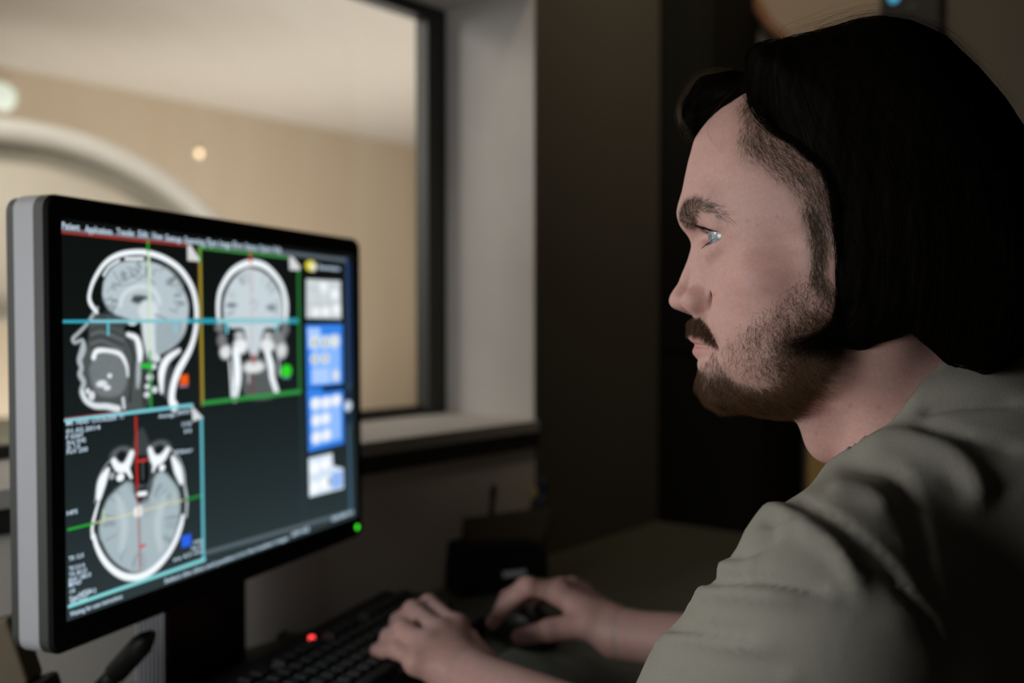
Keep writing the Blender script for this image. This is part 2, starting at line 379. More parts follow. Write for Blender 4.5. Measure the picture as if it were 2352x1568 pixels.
    def dot(z,x,y,rx,ry,col,a=1.0,soft=.25,tex=0):
        c=z.p(x,y); R1=abs(z.p(x+rx,y)[0]-z.p(x-rx,y)[0])/2; R2=z.r(x,y,2*ry)/2
        sl=win(np.array([c]),max(R1,R2)*1.5); X=gx[sl]; Y=gy[sl]; d=np.hypot((X-c[0])/R1,(Y-c[1])/R2)
        al=np.clip((1+soft/2-d)/soft,0,1)*a
        if tex: al=al*(1-tex+tex*TEX[sl])
        img[sl]=img[sl]*(1-al[...,None])+lin(col)*al[...,None]
    # smooth random folds used as tissue texture
    rs=np.random.RandomState(3); TEX=np.zeros_like(gx)
    wx=np.zeros_like(gx); wy=np.zeros_like(gx)
    for i in range(14):
        f=rs.uniform(80,420); th=rs.uniform(0,6.28); ph=rs.uniform(0,6.28)
        wx+=np.sin((gx*math.cos(th)+gy*math.sin(th))*f+ph)*(.25/f); wy+=np.cos((gx*math.sin(th)-gy*math.cos(th))*f+ph)*(.25/f)
    for i in range(16):
        f=rs.uniform(350,900); th=rs.uniform(0,6.28); ph=rs.uniform(0,6.28)
        TEX+=np.sin(((gx+wx*6)*math.cos(th)+(gy+wy*6)*math.sin(th))*f+ph)
    TEX=np.clip(.62+TEX*.11,0,1)
    BR=(176,190,196); WH=(236,243,247)
    # ---------- sagittal
    z=Z(3.2658,120,480)
    poly(z,[(285,880),(330,790),(560,830),(640,950),(760,1090),(720,1480),(480,1490),(300,1440),(250,1290),(225,1160),(270,1020),(285,950)],(74,80,80),sm=True,soft=.002)
    poly(z,[(335,780),(390,800),(640,850),(700,900),(560,900),(400,850)],(60,66,66),sm=True,soft=.002)
    stroke(z,[(345,745),(270,860),(205,930),(165,972),(180,1000),(235,985),(240,1050),(215,1130),(228,1190),(218,1240),(245,1300),(232,1370),(262,1435),(330,1475),(420,1480),(500,1500)],[26,24,26,30,26,26,60,50,40,46,44,50,44,44,46,50],(168,178,182),soft=.0012)
    stroke(z,[(235,1370),(262,1435),(330,1475),(420,1480),(505,1500)],[26,34,36,40,46],(214,222,226),soft=.0012)
    poly(z,[(385,640),(398,540),(450,450),(520,402),(620,388),(740,395),(860,440),(940,520),(1000,620),(1030,720),(1020,850),(990,950),(920,1030),(820,1085),(740,1120),(700,1000),(680,860),(600,830),(480,790),(410,720)],BR,sm=True,soft=.0012)
    # gyri
    for i in range(40):
        th=math.radians(rs.uniform(-215,25)); r1=rs.uniform(.62,.80); r2=r1+rs.uniform(.14,.24)
        cx,cy=700,680; L=[]
        for k in range(4):
            rr=r1+(r2-r1)*k/3; tt=th+rs.uniform(-.07,.07); L.append((cx+320*rr*math.cos(tt),cy+300*rr*math.sin(tt)))
        stroke(z,L,[8,11,11,8],(82,94,98),a=.68,soft=.001)
    stroke(z,[(470,470),(520,540),(620,500),(660,530),(700,500),(780,560)],10,(90,100,104),a=.7,soft=.001)
    stroke(z,[(420,620),(480,560),(560,570),(640,545)],8,(100,112,116),a=.5,soft=.001)
    stroke(z,[(520,720),(545,640),(620,590),(700,580),(780,620),(815,700)],34,(206,216,220),a=.9,soft=.0016)
    poly(z,[(600,690),(620,650),(680,645),(735,665),(690,690),(650,710)],(64,72,76),sm=True,soft=.0016)
    poly(z,[(650,760),(700,690),(780,700),(800,770),(770,860),(780,1090),(735,1120),(690,960),(680,840)],(204,214,218),sm=True,soft=.002)
    poly(z,[(790,850),(900,830),(985,850),(980,950),(900,1040),(800,1085),(785,960)],(150,164,170),sm=True,soft=.0016,tex=.25)
    stroke(z,[(780,790),(840,815),(940,860)],10,(80,90,94),a=.8)
    poly(z,[(545,880),(640,850),(665,880),(655,940),(560,930)],(6,12,12),sm=True,soft=.001)
    dot(z,610,850,34,24,(200,210,214))
    for dy in (0,35,70,105,140): stroke(z,[(300,905+dy),(380,885+dy),(470,920+dy),(540,950+dy)],9,(112,120,122) if dy%2 else (40,46,46),a=.8,soft=.001)
    poly(z,[(285,1200),(330,1110),(430,1080),(530,1110),(570,1200),(560,1330),(500,1400),(370,1400),(310,1320)],(112,120,122),sm=True,soft=.002,tex=.2)
    stroke(z,[(320,1110),(345,1065),(430,1062),(520,1090),(565,1170),(575,1250)],[44,40,30,34,26,16],WH,soft=.0014)
    stroke(z,[(560,950),(620,1100),(600,1300),(590,1440)],[18,14,12,20],(20,26,28),soft=.001)
    stroke(z,[(575,940),(640,970),(665,1060),(665,1130)],[30,46,60,44],WH,soft=.0014)
    stroke(z,[(655,1160),(655,1250),(650,1330)],[34,40,24],(190,200,204),a=.8,soft=.002)
    stroke(z,[(700,1170),(700,1460)],34,(34,38,38),soft=.002)
    for q in ((740,1262,26),(770,1180,22),(722,1330,20),(718,1392,22),(778,1355,24),(790,1120,30)): dot(z,q[0],q[1],q[2],q[2],(214,222,226),.9,.5)
    for q in ((380,1310,40,26),(440,1250,18,18),(420,1340,26,20),(305,1400,24,34),(275,1365,16,22)): dot(z,q[0],q[1],q[2],q[3],(226,232,236),.85,.6)
    stroke(z,[(540,1420),(548,1490)],28,(200,208,212))
    stroke(z,[(960,1060),(870,1130),(830,1230),(830,1370)],[30,60,70,30],WH,soft=.0014)
    stroke(z,[(900,1180),(880,1260),(860,1400)],[14,20,30],(90,96,98),a=.9,soft=.0012)
    stroke(z,[(345,775),(310,730),(290,690),(288,640),(310,560),(350,480),(400,412),(460,365),(540,334),(650,322),(740,332),(850,370),(950,435),(1020,520),(1068,620),(1090,740),(1090,850),(1072,960),(1040,1055),(1000,1130),(950,1220),(915,1330),(905,1430),(925,1480)],[22,34,34,30,30,32,34,36,38,38,40,42,44,46,46,46,44,46,52,60,66,66,70,80],WH,soft=.0009)
    stroke(z,[(395,495),(440,430),(510,385)],22,(214,222,226)); stroke(z,[(560,372),(690,370)],22,(226,232,236))
    stroke(z,[(860,440),(940,490),(990,570)],16,(120,128,130),a=.7,soft=.0016)
    stroke(z,[(726,238),(750,1490)],22,(32,160,50),a=.9,sm=False)
    stroke(z,[(732,330),(742,1050)],22,(222,226,206),a=.85,sm=False)
    stroke(z,[(682,1176),(748,1176)],34,(40,185,60),sm=False)
    stroke(z,[(92,843),(1240,838)],24,(52,156,176),sm=False); stroke(z,[(300,841),(1070,839)],18,(150,205,214),a=.75,sm=False)
    stroke(z,[(427,835),(429,940)],20,(92,190,206),sm=False); stroke(z,[(932,835),(935,920)],22,(120,196,208),sm=False)
    stroke(z,[(1106,285),(1125,1465)],16,(122,74,30),sm=False); stroke(z,[(1117,285),(1137,1465)],24,(150,142,48),sm=False); stroke(z,[(1112,288),(1116,390)],24,(50,150,60),sm=False)
    stroke(z,[(80,152),(1040,252)],22,(128,112,120),a=.8,sm=False); stroke(z,[(80,176),(1040,276)],9,(190,60,46),sm=False)
    poly(z,[(1022,275),(1045,268),(1112,372),(1110,392),(1024,385)],(206,208,208))
    poly(z,[(968,1245),(1026,1240),(1030,1310),(966,1318)],(226,88,22)); stroke(z,[(966,1330),(1022,1325)],16,(160,110,130),sm=False)
    # ---------- coronal
    z=Z(3.7333,440,540)
    poly(z,[(285,700),(288,560),(335,430),(420,330),(525,288),(640,330),(730,430),(785,560),(790,700),(740,790),(640,800),(600,900),(570,1040),(520,1040),(480,900),(450,800),(340,790)],(192,204,210),sm=True,soft=.0014)
    for i in range(26):
        th=math.radians(rs.uniform(-200,20)); L=[(535+235*r*math.cos(th+rs.uniform(-.05,.05)),600+290*r*math.sin(th)) for r in (.7,.85,.98)]
        stroke(z,L,[8,14,12],(118,130,134),a=.5,soft=.0012)
    for q in ((355,600,44,26),(690,620,40,28)): dot(z,*q,(96,106,108),.8,.8)
    stroke(z,[(515,580),(545,560),(570,590),(545,640)],14,(130,142,146),a=.6,soft=.0014)
    poly(z,[(490,1060),(560,1040),(640,1060),(680,1200),(720,1380),(500,1400),(440,1260),(450,1100)],(88,94,94),sm=True,soft=.002,tex=.3)
    for (x,y,rx,ry,g) in ((300,1000,46,60,226),(270,900,40,60,120),(430,950,60,66,240),(660,940,66,60,232),(780,985,44,70,214),(750,880,60,60,130),(545,1130,90,50,226),(420,860,40,36,190),(660,860,36,30,190),(250,790,40,40,120),(810,800,34,60,110)):
        dot(z,x,y,rx,ry,(g,int(g*1.02),min(255,int(g*1.03))),.95,.6,tex=.15)
    stroke(z,[(390,1000),(400,1120),(400,1250),(380,1390)],[90,100,100,76],WH,soft=.0014); stroke(z,[(335,1080),(350,1250),(355,1370)],[24,36,34],(200,210,214))
    stroke(z,[(660,1010),(690,1120),(700,1220),(738,1340)],[70,84,70,60],WH,soft=.0014); stroke(z,[(755,1050),(760,1200)],24,(190,200,204),a=.8)
    stroke(z,[(385,1290),(385,1400)],14,(110,118,120),a=.8); stroke(z,[(500,1180),(500,1260)],24,(200,208,212),a=.7)
    stroke(z,[(240,740),(237,640),(240,560),(262,460),(335,335),(425,265),(530,236),(640,268),(730,352),(788,450),(815,560),(820,640),(815,720)],[44,48,50,50,54,54,54,56,54,56,60,56,50],WH,soft=.0009)
    stroke(z,[(290,600),(318,490),(380,380),(450,310),(520,285)],14,(200,208,212),a=.8); stroke(z,[(275,600),(300,480),(360,370)],7,(60,66,68),a=.8)
    stroke(z,[(512,160),(515,215)],40,(170,52,40),sm=False)
    stroke(z,[(518,215),(525,470)],26,(190,120,118),a=.45,sm=False); stroke(z,[(522,470),(528,990)],22,(190,140,138),a=.35,sm=False)
    stroke(z,[(538,1030),(542,1090)],44,(170,60,50),a=.8); stroke(z,[(525,1190),(530,1350)],30,(120,50,46),a=.6,sm=False)
    stroke(z,[(0,735),(915,733)],42,(44,150,168),sm=False); stroke(z,[(240,735),(830,733)],36,(160,206,212),a=.75,sm=False)
    stroke(z,[(312,745),(314,830)],30,(110,200,212),sm=False); stroke(z,[(735,745),(737,820)],32,(120,200,212),a=.8,sm=False)
    stroke(z,[(925,290),(937,1350)],36,(38,112,52),sm=False); stroke(z,[(110,1440),(940,1340)],36,(46,140,64),sm=False)
    stroke(z,[(90,88),(830,172)],26,(92,112,96),a=.8,sm=False); stroke(z,[(100,112),(830,192)],11,(60,165,76),sm=False)
    poly(z,[(845,180),(880,190),(940,270),(935,300),(850,295)],(206,210,210)); dot(z,820,1165,46,56,(44,205,40),1,.3); stroke(z,[(790,1225),(850,1220)],14,(90,120,140),sm=False)
    # ---------- side panel
    stroke(z,[(800,150),(1330,215)],34,(86,96,104),sm=False)
    dot(z,1030,262,46,46,(214,206,60),1,.3); dot(z,1052,272,26,34,(230,232,220),.8,.6)
    z=Z(2.3059,660,560)
    stroke(z,[(318,80),(338,1400)],26,(46,70,100),a=.9,sm=False); stroke(z,[(335,100),(344,735)],10,(10,50,120),a=.9,sm=False)
    for i,(a,b) in enumerate(((195,385),)):
        poly(z,[(108,190),(284,200),(288,392),(108,388)],(198,206,208),rad=.001)
        for q in ((198,232,26,26),(255,262,20,30),(160,360,22,24),(212,358,22,24),(265,345,20,30)): dot(z,*q,(240,244,246),.9,.7)
        for yy in (240,318): stroke(z,[(112,yy),(284,yy)],4,(160,170,176),sm=False)
        for xx in (168,228): stroke(z,[(xx,200),(xx,386)],5,(160,170,176),sm=False)
    poly(z,[(106,432),(294,430),(298,735),(112,758)],(52,128,226),rad=.001); poly(z,[(130,486),(282,478),(286,735),(134,742)],(134,178,246))
    poly(z,[(112,445),(180,445),(180,500),(116,560)],(176,208,250),a=.8); poly(z,[(135,665),(225,660),(226,735),(136,742)],(168,200,252))
    for q in ((255,515,26,34),(150,520,22,34),(205,520,22,30),(150,610,22,26),(205,608,22,26),(262,695,18,28)): dot(z,*q,(226,228,214),.85,.7)
    for q in ((150,522,8,14),(205,522,8,14),(150,610,8,12),(205,605,8,12)): dot(z,*q,(126,124,110),.8,.7)
    poly(z,[(112,772),(188,768),(192,782),(298,770),(302,1052),(120,1098)],(52,128,226),rad=.001); poly(z,[(130,815),(286,800),(290,1030),(136,1072)],(140,182,246))
    stroke(z,[(192,778),(298,768)],10,(6,12,16),sm=False)
    for q in ((155,845,26,30),(210,840,26,30),(264,828,26,30),(158,935,24,30),(208,925,24,30),(160,1025,26,30),(212,1012,24,30)): dot(z,*q,(240,242,240),.9,.6)
    poly(z,[(120,1140),(240,1112),(246,1180),(298,1192),(300,1290),(124,1336)],(208,222,236),rad=.001); poly(z,[(236,1215),(298,1200),(298,1285),(240,1300)],(92,150,232),a=.7)
    for q in ((150,1290,22,30),(150,1185,24,30),(205,1165,24,26),(200,1270,22,30)): dot(z,*q,(250,252,252),.9,.7)
    dot(z,228,1258,10,14,(80,84,90),.7,.6)
    stroke(z,[(326,745),(334,975)],44,(24,42,66),sm=False); dot(z,326,858,20,28,(190,206,224),1,.5)
    stroke(z,[(330,745),(331,760)],40,(50,72,98),a=.8,sm=False); stroke(z,[(332,960),(333,978)],40,(50,72,98),a=.8,sm=False)
    stroke(z,[(330,985),(342,1405)],20,(60,92,110),sm=False)
    stroke(z,[(75,800),(92,1470)],26,(40,58,64),a=.5,sm=False)
    stroke(z,[(-440,1640),(20,1510),(340,1420)],24,(92,106,112),a=.7,sm=False)
    # ---------- axial
    z=Z(2.9037,120,900)
    poly(z,[(540,420),(560,300),(605,240),(640,300),(680,420),(700,560),(620,640),(560,560)],(60,66,68),sm=True,soft=.002,tex=.3)
    poly(z,[(500,600),(440,650),(370,730),(325,880),(330,980),(390,1100),(480,1180),(580,1205),(690,1160),(780,1050),(835,920),(860,780),(850,660),(800,580),(740,530),(690,570),(660,680),(600,720),(555,680),(540,610)],(160,176,182),sm=True,soft=.002)
    for i in range(34):
        th=math.radians(rs.uniform(0,360)); L=[(595+262*r*math.cos(th+rs.uniform(-.06,.06)),870+320*r*math.sin(th)) for r in (.66,.82,.94)]
        if L[0][1]<640: continue
        stroke(z,L,[8,14,12],(104,118,124),a=.45,soft=.0014)
    stroke(z,[(600,740),(590,900),(600,1150)],10,(90,100,104),a=.6,soft=.0014)
    for sx in (-1,1): stroke(z,[(600+sx*150,720),(600+sx*110,880),(600+sx*130,1040)],[50,60,40],(196,208,212),a=.6,soft=.004)
    poly(z,[(560,430),(640,430),(655,560),(640,610),(560,610),(550,520)],(10,14,16),sm=True,soft=.0014); poly(z,[(560,690),(600,640),(650,690),(640,740),(580,740)],(20,24,26),sm=True,soft=.0014)
    stroke(z,[(610,450),(612,580)],22,(70,76,76),a=.8)
    for (x,y) in ((472,425),(722,385)):
        dot(z,x,y,74,60,(96,104,106),.9,.5); dot(z,x,y+4,38,40,(22,28,30),1,.6)
    stroke(z,[(418,462),(452,505),(500,495),(538,410)],[46,62,64,46],WH,soft=.0012); stroke(z,[(500,500),(535,570)],[50,20],WH)
    stroke(z,[(660,385),(690,455),(740,440),(778,385)],[40,64,60,40],WH,soft=.0012); stroke(z,[(700,450),(680,530)],[60,16],WH)
    stroke(z,[(378,520),(340,600),(318,700)],[34,78,50],WH,soft=.0012); stroke(z,[(812,440),(845,520),(868,600)],[34,72,38],WH,soft=.0012)
    dot(z,462,570,26,26,WH); dot(z,740,505,20,22,WH); dot(z,405,560,20,24,(150,158,162))
    stroke(z,[(400,450),(350,510),(310,600),(292,740)],9,(150,158,160)); stroke(z,[(790,370),(850,440),(885,530),(890,620),(905,720),(900,830)],[10,10,12,22,26,20],(170,178,182))
    stroke(z,[(318,730),(290,830),(275,900),(278,970)],[20,26,26,30],(222,228,232)); 
    stroke(z,[(285,960),(305,1030),(345,1110),(400,1175),(470,1222),(545,1238),(620,1222),(700,1170),(775,1085),(830,990),(865,890),(878,830)],[30,36,42,44,46,46,48,48,44,42,40,30],WH,soft=.0009)
    stroke(z,[(335,1000),(380,1090),(440,1155),(520,1200)],14,(60,66,68),a=.7); 
    stroke(z,[(580,682),(630,676)],30,WH); dot(z,585,795,34,36,(240,244,246),1,.6); dot(z,635,770,40,60,(150,162,168),.7,.8)
    stroke(z,[(565,170),(575,640)],20,(176,44,38),sm=False); stroke(z,[(576,640),(592,1190)],13,(176,60,54),a=.7,sm=False)
    stroke(z,[(575,462),(640,452)],16,(200,50,40),sm=False); stroke(z,[(595,1035),(625,1020)],18,(200,60,50),sm=False)
    stroke(z,[(115,918),(290,875)],16,(32,160,52),sm=False); stroke(z,[(290,875),(880,722)],12,(214,206,160),a=.65,sm=False); stroke(z,[(905,718),(1000,690)],18,(36,130,56),sm=False)
    stroke(z,[(350,790),(352,860)],14,(190,214,160),a=.8); stroke(z,[(815,680),(817,745)],10,(200,204,150),a=.7)
    stroke(z,[(95,190),(940,88)],22,(120,200,212),sm=False); stroke(z,[(95,176),(500,128)],6,(170,60,50),sm=False); stroke(z,[(1002,180),(1016,1115)],26,(96,182,196),sm=False)
    stroke(z,[(122,1430),(1022,1118)],24,(128,208,212),sm=False)
    poly(z,[(936,92),(1014,172),(945,196)],(206,212,214)); poly(z,[(868,962),(932,945),(934,1022),(872,1040)],(40,96,220)); 
    return np.clip(img,0,1)
def monitor():
    root=empty('monitor',tuple((MC[3]+MC[2])/2-MN*.05-UP*(MC[3][2]-DESKZ)),'black flat monitor showing head scans, left of the man','monitor')
    inv=root.matrix_basis.inverted()
    def L(o): o.parent=root; o.matrix_parent_inverse=inv; return o
    RM=np.stack([MX,MY,MN],1)
    def rrect(u0,u1,v0,v1,r,n=6):
        out=[]
        for cx,cy,a0 in ((u1-r,v1-r,0),(u0+r,v1-r,90),(u0+r,v0+r,180),(u1-r,v0+r,270)):
            for i in range(n+1):
                a=math.radians(a0+90*i/n); out.append((cx+r*math.cos(a),cy+r*math.sin(a)))
        return out
    def rings(name,specs,mat_,closeback=False,closefront=False):
        m=MB(); vs=[]; fs=[]; n=28
        for (ins,r,d) in specs: vs+=[uvp(u,v,d) for u,v in rrect(ins,MW-ins,ins,MH-ins,r)]
        for i in range(len(specs)-1):
            for k in range(n): fs.append((i*n+k,i*n+(k+1)%n,(i+1)*n+(k+1)%n,(i+1)*n+k))
        if closeback: fs.append(tuple(range(n))[::-1])
        if closefront: fs.append(tuple((len(specs)-1)*n+k for k in range(n)))
        m.add(vs,fs); return L(m.build(name,mat_,smooth=False))
    # back cover, mid band, front bezel
    rings('back_cover',[(.06,.02,-.064),(.012,.014,-.050),(.001,.013,-.043),(.001,.013,-.0345)],M['dark_grey'],closeback=True)
    rings('side_band',[(.001,.013,-.0345),(.0,.013,-.034),(.0,.013,-.0130),(.001,.013,-.0125)],M['silver'])
    # bezel: front frame as ring with opening
    outer=[(.0,.013,-.0125),(.0,.013,-.003),(.0025,.0105,.0)]
    m=MB(); vs=[]; fs=[]; n=28
    for ins,r,d in outer: vs+=[uvp(u,v,d) for u,v in rrect(ins,MW-ins,ins,MH-ins,r)]
    for d,e in ((.0,-.0004),(-.0016,-.0002)): vs+=[uvp(u,v,d) for u,v in rrect(SX0+e,SX1-e,SY0+e,SY1-e,.0015)]
    for i in range(4):
        for k in range(n): fs.append((i*n+k,i*n+(k+1)%n,(i+1)*n+(k+1)%n,(i+1)*n+k))
    m.add(vs,fs); m.m=[1 if i<28 else 0 for i in range(len(fs))]
    L(m.build('bezel',[M['black_matte'],M['dark_grey']]))
    # screen: a fine grid whose face colours are the picture
    NX,NY=860,660; img=build_screen_image(NX,NY)
    xs=np.linspace(SX0,SX1,NX+1); ys=np.linspace(SY0,SY1,NY+1); gx,gy=np.meshgrid(xs,ys)
    co=(MC[3][None,None]+gx[...,None]*MX+gy[...,None]*MY-MN*.0013).reshape(-1,3)
    i=np.arange(NY)[:,None]*(NX+1)+np.arange(NX)[None]; fc=np.stack([i,i+1,i+NX+2,i+NX+1],-1).reshape(-1)
    me=bpy.data.meshes.new('screen'); me.vertices.add(len(co)); me.vertices.foreach_set('co',co.ravel())
    me.loops.add(len(fc)); me.loops.foreach_set('vertex_index',fc.astype(np.int32)); me.polygons.add(NX*NY)
    me.polygons.foreach_set('loop_start',np.arange(NX*NY,dtype=np.int32)*4); me.polygons.foreach_set('loop_total',np.full(NX*NY,4,np.int32)); me.update()
    at=me.attributes.new('pict','FLOAT_COLOR','FACE'); at.data.foreach_set('color',np.concatenate([img,np.ones((NY,NX,1))],-1).astype(np.float32).ravel())
    scr=L(link_mesh('screen',me,attr_emit('screen_picture','pict',1.1)))
    # lettering on the screen
    tm=mat('screen_text_glow',(.0,.0,.0),.5,emit=(.60,.76,.90),estr=1.0); bm_v=[]; bm_f=[]
    def text(s,x0,y0,x1,y1,h):
        """string s between two photo points (left and right ends of its centre line), cap height h metres"""
        a=np.array(px2uv(x0,y0)); b=np.array(px2uv(x1,y1)); bm_v=[]; bm_f=[]
        c=bpy.data.curves.new('t','FONT'); c.body=s; c.size=1; c.offset=.014; c.resolution_u=2; o=bpy.data.objects.new('t',c); COL.objects.link(o)
        bpy.context.view_layer.update(); me=bpy.data.meshes.new_from_object(o.evaluated_get(bpy.context.evaluated_depsgraph_get()))
        v=np.empty(len(me.vertices)*3); me.vertices.foreach_get('co',v); v=v.reshape(-1,3)
        w=v[:,0].max()-v[:,0].min(); sx=(b[0]-a[0])/w; n=len(bm_v)
        yy=(a[1]+b[1])/2
        for q in v: bm_v.append(uvp(a[0]+(q[0]-v[:,0].min())*sx, yy+(q[1]-.35)*h/.7,-.0010))
        for p in me.polygons: bm_f.append(tuple(i+n for i in p.vertices))
        bpy.data.objects.remove(o); bpy.data.meshes.remove(me)
        me=bpy.data.meshes.new('screen_text'); me.from_pydata([tuple(v) for v in bm_v],[],bm_f); me.update(); link_mesh('screen_text',me,tm).parent=scr
    def T(k,ox,oy,s,x0,y0,x1,y1,h=.0042): text(s,x0/k+ox,y0/k+oy,x1/k+ox,y1/k+oy,h)
    for s,x0,x1,y in (('Patient',48,195,95),('Applications',228,452,122),('Transfer',475,625,143),('Edit',645,728,158),('View',748,842,172),('Setup',856,992,190),('Scanning',1005,1175,208),('Sys',1180,1268,223),('Image',1280,1375,236),('Evo',1385,1470,245),('Status',1478,1585,258),('Option',1590,1695,270),('Help',1700,1770,280)):
        T(3.409,130,490,s,x0+3,y,x1-(x1-x0)*.05,y+(x1-x0)*.13*.5,.0062 if x0>900 else .0056)
    a=(2.9037,120,900)
    rows=[('MR  HEAD  LOCALIZER  T1',100,208,480,166),('01.02.2014',100,262,325,235),('F 034Y',100,300,215,288),('Acq 10:42',102,335,230,318),('SL 1.0',104,368,190,356),('FoV 250',104,400,242,380),
      ('HFS',105,808,175,796),('TR 12.0',116,1112,215,1088),('TE 5.0 A',118,1172,225,1160),('TA 00:22',118,1212,238,1196),('BW 180.0',118,1248,264,1226),('M/ND',118,1284,200,1268),
      ('A1/HEA',122,1330,160,1322),('164*256s',185,1348,275,1318),('Sag>Cor-2',122,1368,300,1330),('W 552',124,1398,240,1372),
      ('Average 1',715,160,845,146),('MAGNETIC',850,140,930,124),('3/128',870,216,932,208),('H',890,262,930,256),('Filter',830,408,945,378),('Index',950,1000,1010,985),('Seq 32',935,1042,1012,1022),('tra 4.5 mm',812,1112,1010,1062)]
    for s,x0,y0,x1,y1 in rows: T(*a,s,x0,y0,x1,y1,.0036)
    text('Waiting for scan instructions',163,1408,283,1371,.0040)
    text('Select the slice and position it in the localizer images',380,1332,664,1236,.0042)
    text('09:42',672,1228,712,1214,.0048); text('00:00:31',764,1192,812,1176,.0050)
    text('Examination',734,612,782,617,.0052)
    # power light
    q=px2uv(820,1210); m=MB(); m.lathe([(0,.0012),(.0026,.001),(.0032,0)],uvp(q[0],q[1],.0002),MN,20); L(m.build('power_light',M['led_green']))
    # stand: neck column and foot
    cu=MW*.56; m=MB(); c=uvp(cu,.03,-.085); c[2]=(DESKZ+.012+c[2]+.10)/2; hh=2*(c[2]-DESKZ-.012)
    Rs=frame_R(MX,UP); m.box(c,(.135,.040,hh),Rs); L(m.build('stand_column',M['black'],bevel=.004))
    m=MB()
    for i in range(7): m.box(c-MX*.0685+Rs[:,1]*(-.016+i*.0054),(.002,.0030,hh*.98),Rs)
    L(m.build('ribbed_side',M['silver']))
    m=MB(); f=c.copy(); f[2]=DESKZ+.007; m.box(f+MN*.010,(.16,.085,.013),Rs); L(m.build('foot',M['black'],bevel=.005))
monitor()
exec_marker=0

# ------------------------------------------------------------------ small things on the desk
def tube_px(name,pts,rad,m,parent=None,n=10):
    mb=MB(); mb.tube(pts,rad,n); return mb.build(name,m,parent,smooth=True)
def spline(P,n=8):
    P=np.array(P,float); out=[]
    for i in range(len(P)-1):
        p0=P[max(i-1,0)]; p1=P[i]; p2=P[i+1]; p3=P[min(i+2,len(P)-1)]
        for t in np.arange(n)/n: out.append(.5*((2*p1)+(-p0+p2)*t+(2*p0-5*p1+4*p2-p3)*t*t+(-p0+3*p1-3*p2+p3)*t**3))
    out.append(P[-1]); return np.array(out)
KEYDIR=np.array([.363,.932,0.0])      # keyboard's long side
def keyboard():
    KL,KD=.44,.145; x=KEYDIR; y=np.cross(UP,x)      # y: away from the man, towards the wall
    
    # far-left corner lies near the red light; keyboard extends towards the camera side and to the right
    root_loc=np.array([-.180,1.076,.745]); yaw=math.atan2(x[1],x[0])
    root=empty('keyboard',(root_loc[0],root_loc[1],DESKZ+.001),'black keyboard with a red light under the left hand','keyboard',rot=(0,0,yaw))
    m=MB(); m.add([(-KL/2,-KD/2,0),(KL/2,-KD/2,0),(KL/2,KD/2,0),(-KL/2,KD/2,0),(-KL/2,-KD/2,.026),(KL/2,-KD/2,.026),(KL/2,KD/2,.044),(-KL/2,KD/2,.044)],[(3,2,1,0),(4,5,6,7),(0,1,5,4),(1,2,6,5),(2,3,7,6),(3,0,4,7)])
    m.build('case',M['black'],root,bevel=.003)
    first=None
    def key(w):
        k=MB(); h=.009; b=.0085; t=.0065
        k.add([(-w/2,-b,0),(w/2,-b,0),(w/2,b,0),(-w/2,b,0),(-w/2+.0018,-t,h),(w/2-.0018,-t,h),(w/2-.0018,t,h),(-w/2+.0018,t,h)],[(4,5,6,7),(0,1,5,4),(1,2,6,5),(2,3,7,6),(3,0,4,7)])
        return k
    o1=key(.0172).build('key',M['key'],root,bevel=.0008); sp=key(.11).build('space_bar',M['key'],root,bevel=.0008)
    slope=math.atan2(.018,KD); n=0
    def place(o,xx,yy): o.location=(xx,yy,.026+(yy+KD/2)*.018/KD+.0003); o.rotation_euler=(slope,0,0)
    place(sp,-.06,-.059)
    for r in range(6):
        yy=.036-r*.0190
        cols=[c for c in range(22)]
        for c_ in cols:
            xx=-.205+c_*.0195
            if r==5 and 4<=c_<=10: continue
            if 15<=c_<18 and r==3: continue
            if r==0 and c_ in (1,6,11,15): continue
            if n>=98 or yy<-.07: continue
            o=o1 if n==0 else o1.copy()
            if n: COL.objects.link(o); o.parent=root
            place(o,xx,yy); n+=1
    # red light near the far edge at the photographed spot
    rz=math.radians(1)*0; q=at_z(716,1464,DESKZ+.001+.0440); d=q-np.array([root_loc[0],root_loc[1],DESKZ+.001]); lx=d@x; ly=d@y
    lx=min(max(lx,-KL/2+.008),KL/2-.008); ly=min(max(ly,-KD/2+.008),KD/2-.005)
    print('red led local',lx,ly,'wanted',d@x,d@y)
    m=MB(); m.lathe([(0,.0042),(.0032,.004),(.0036,0)],(lx,ly,.0263+(ly+KD/2)*.018/KD),(0,0,1),16); m.build('indicator_light',M['led_red'],root)
keyboard()
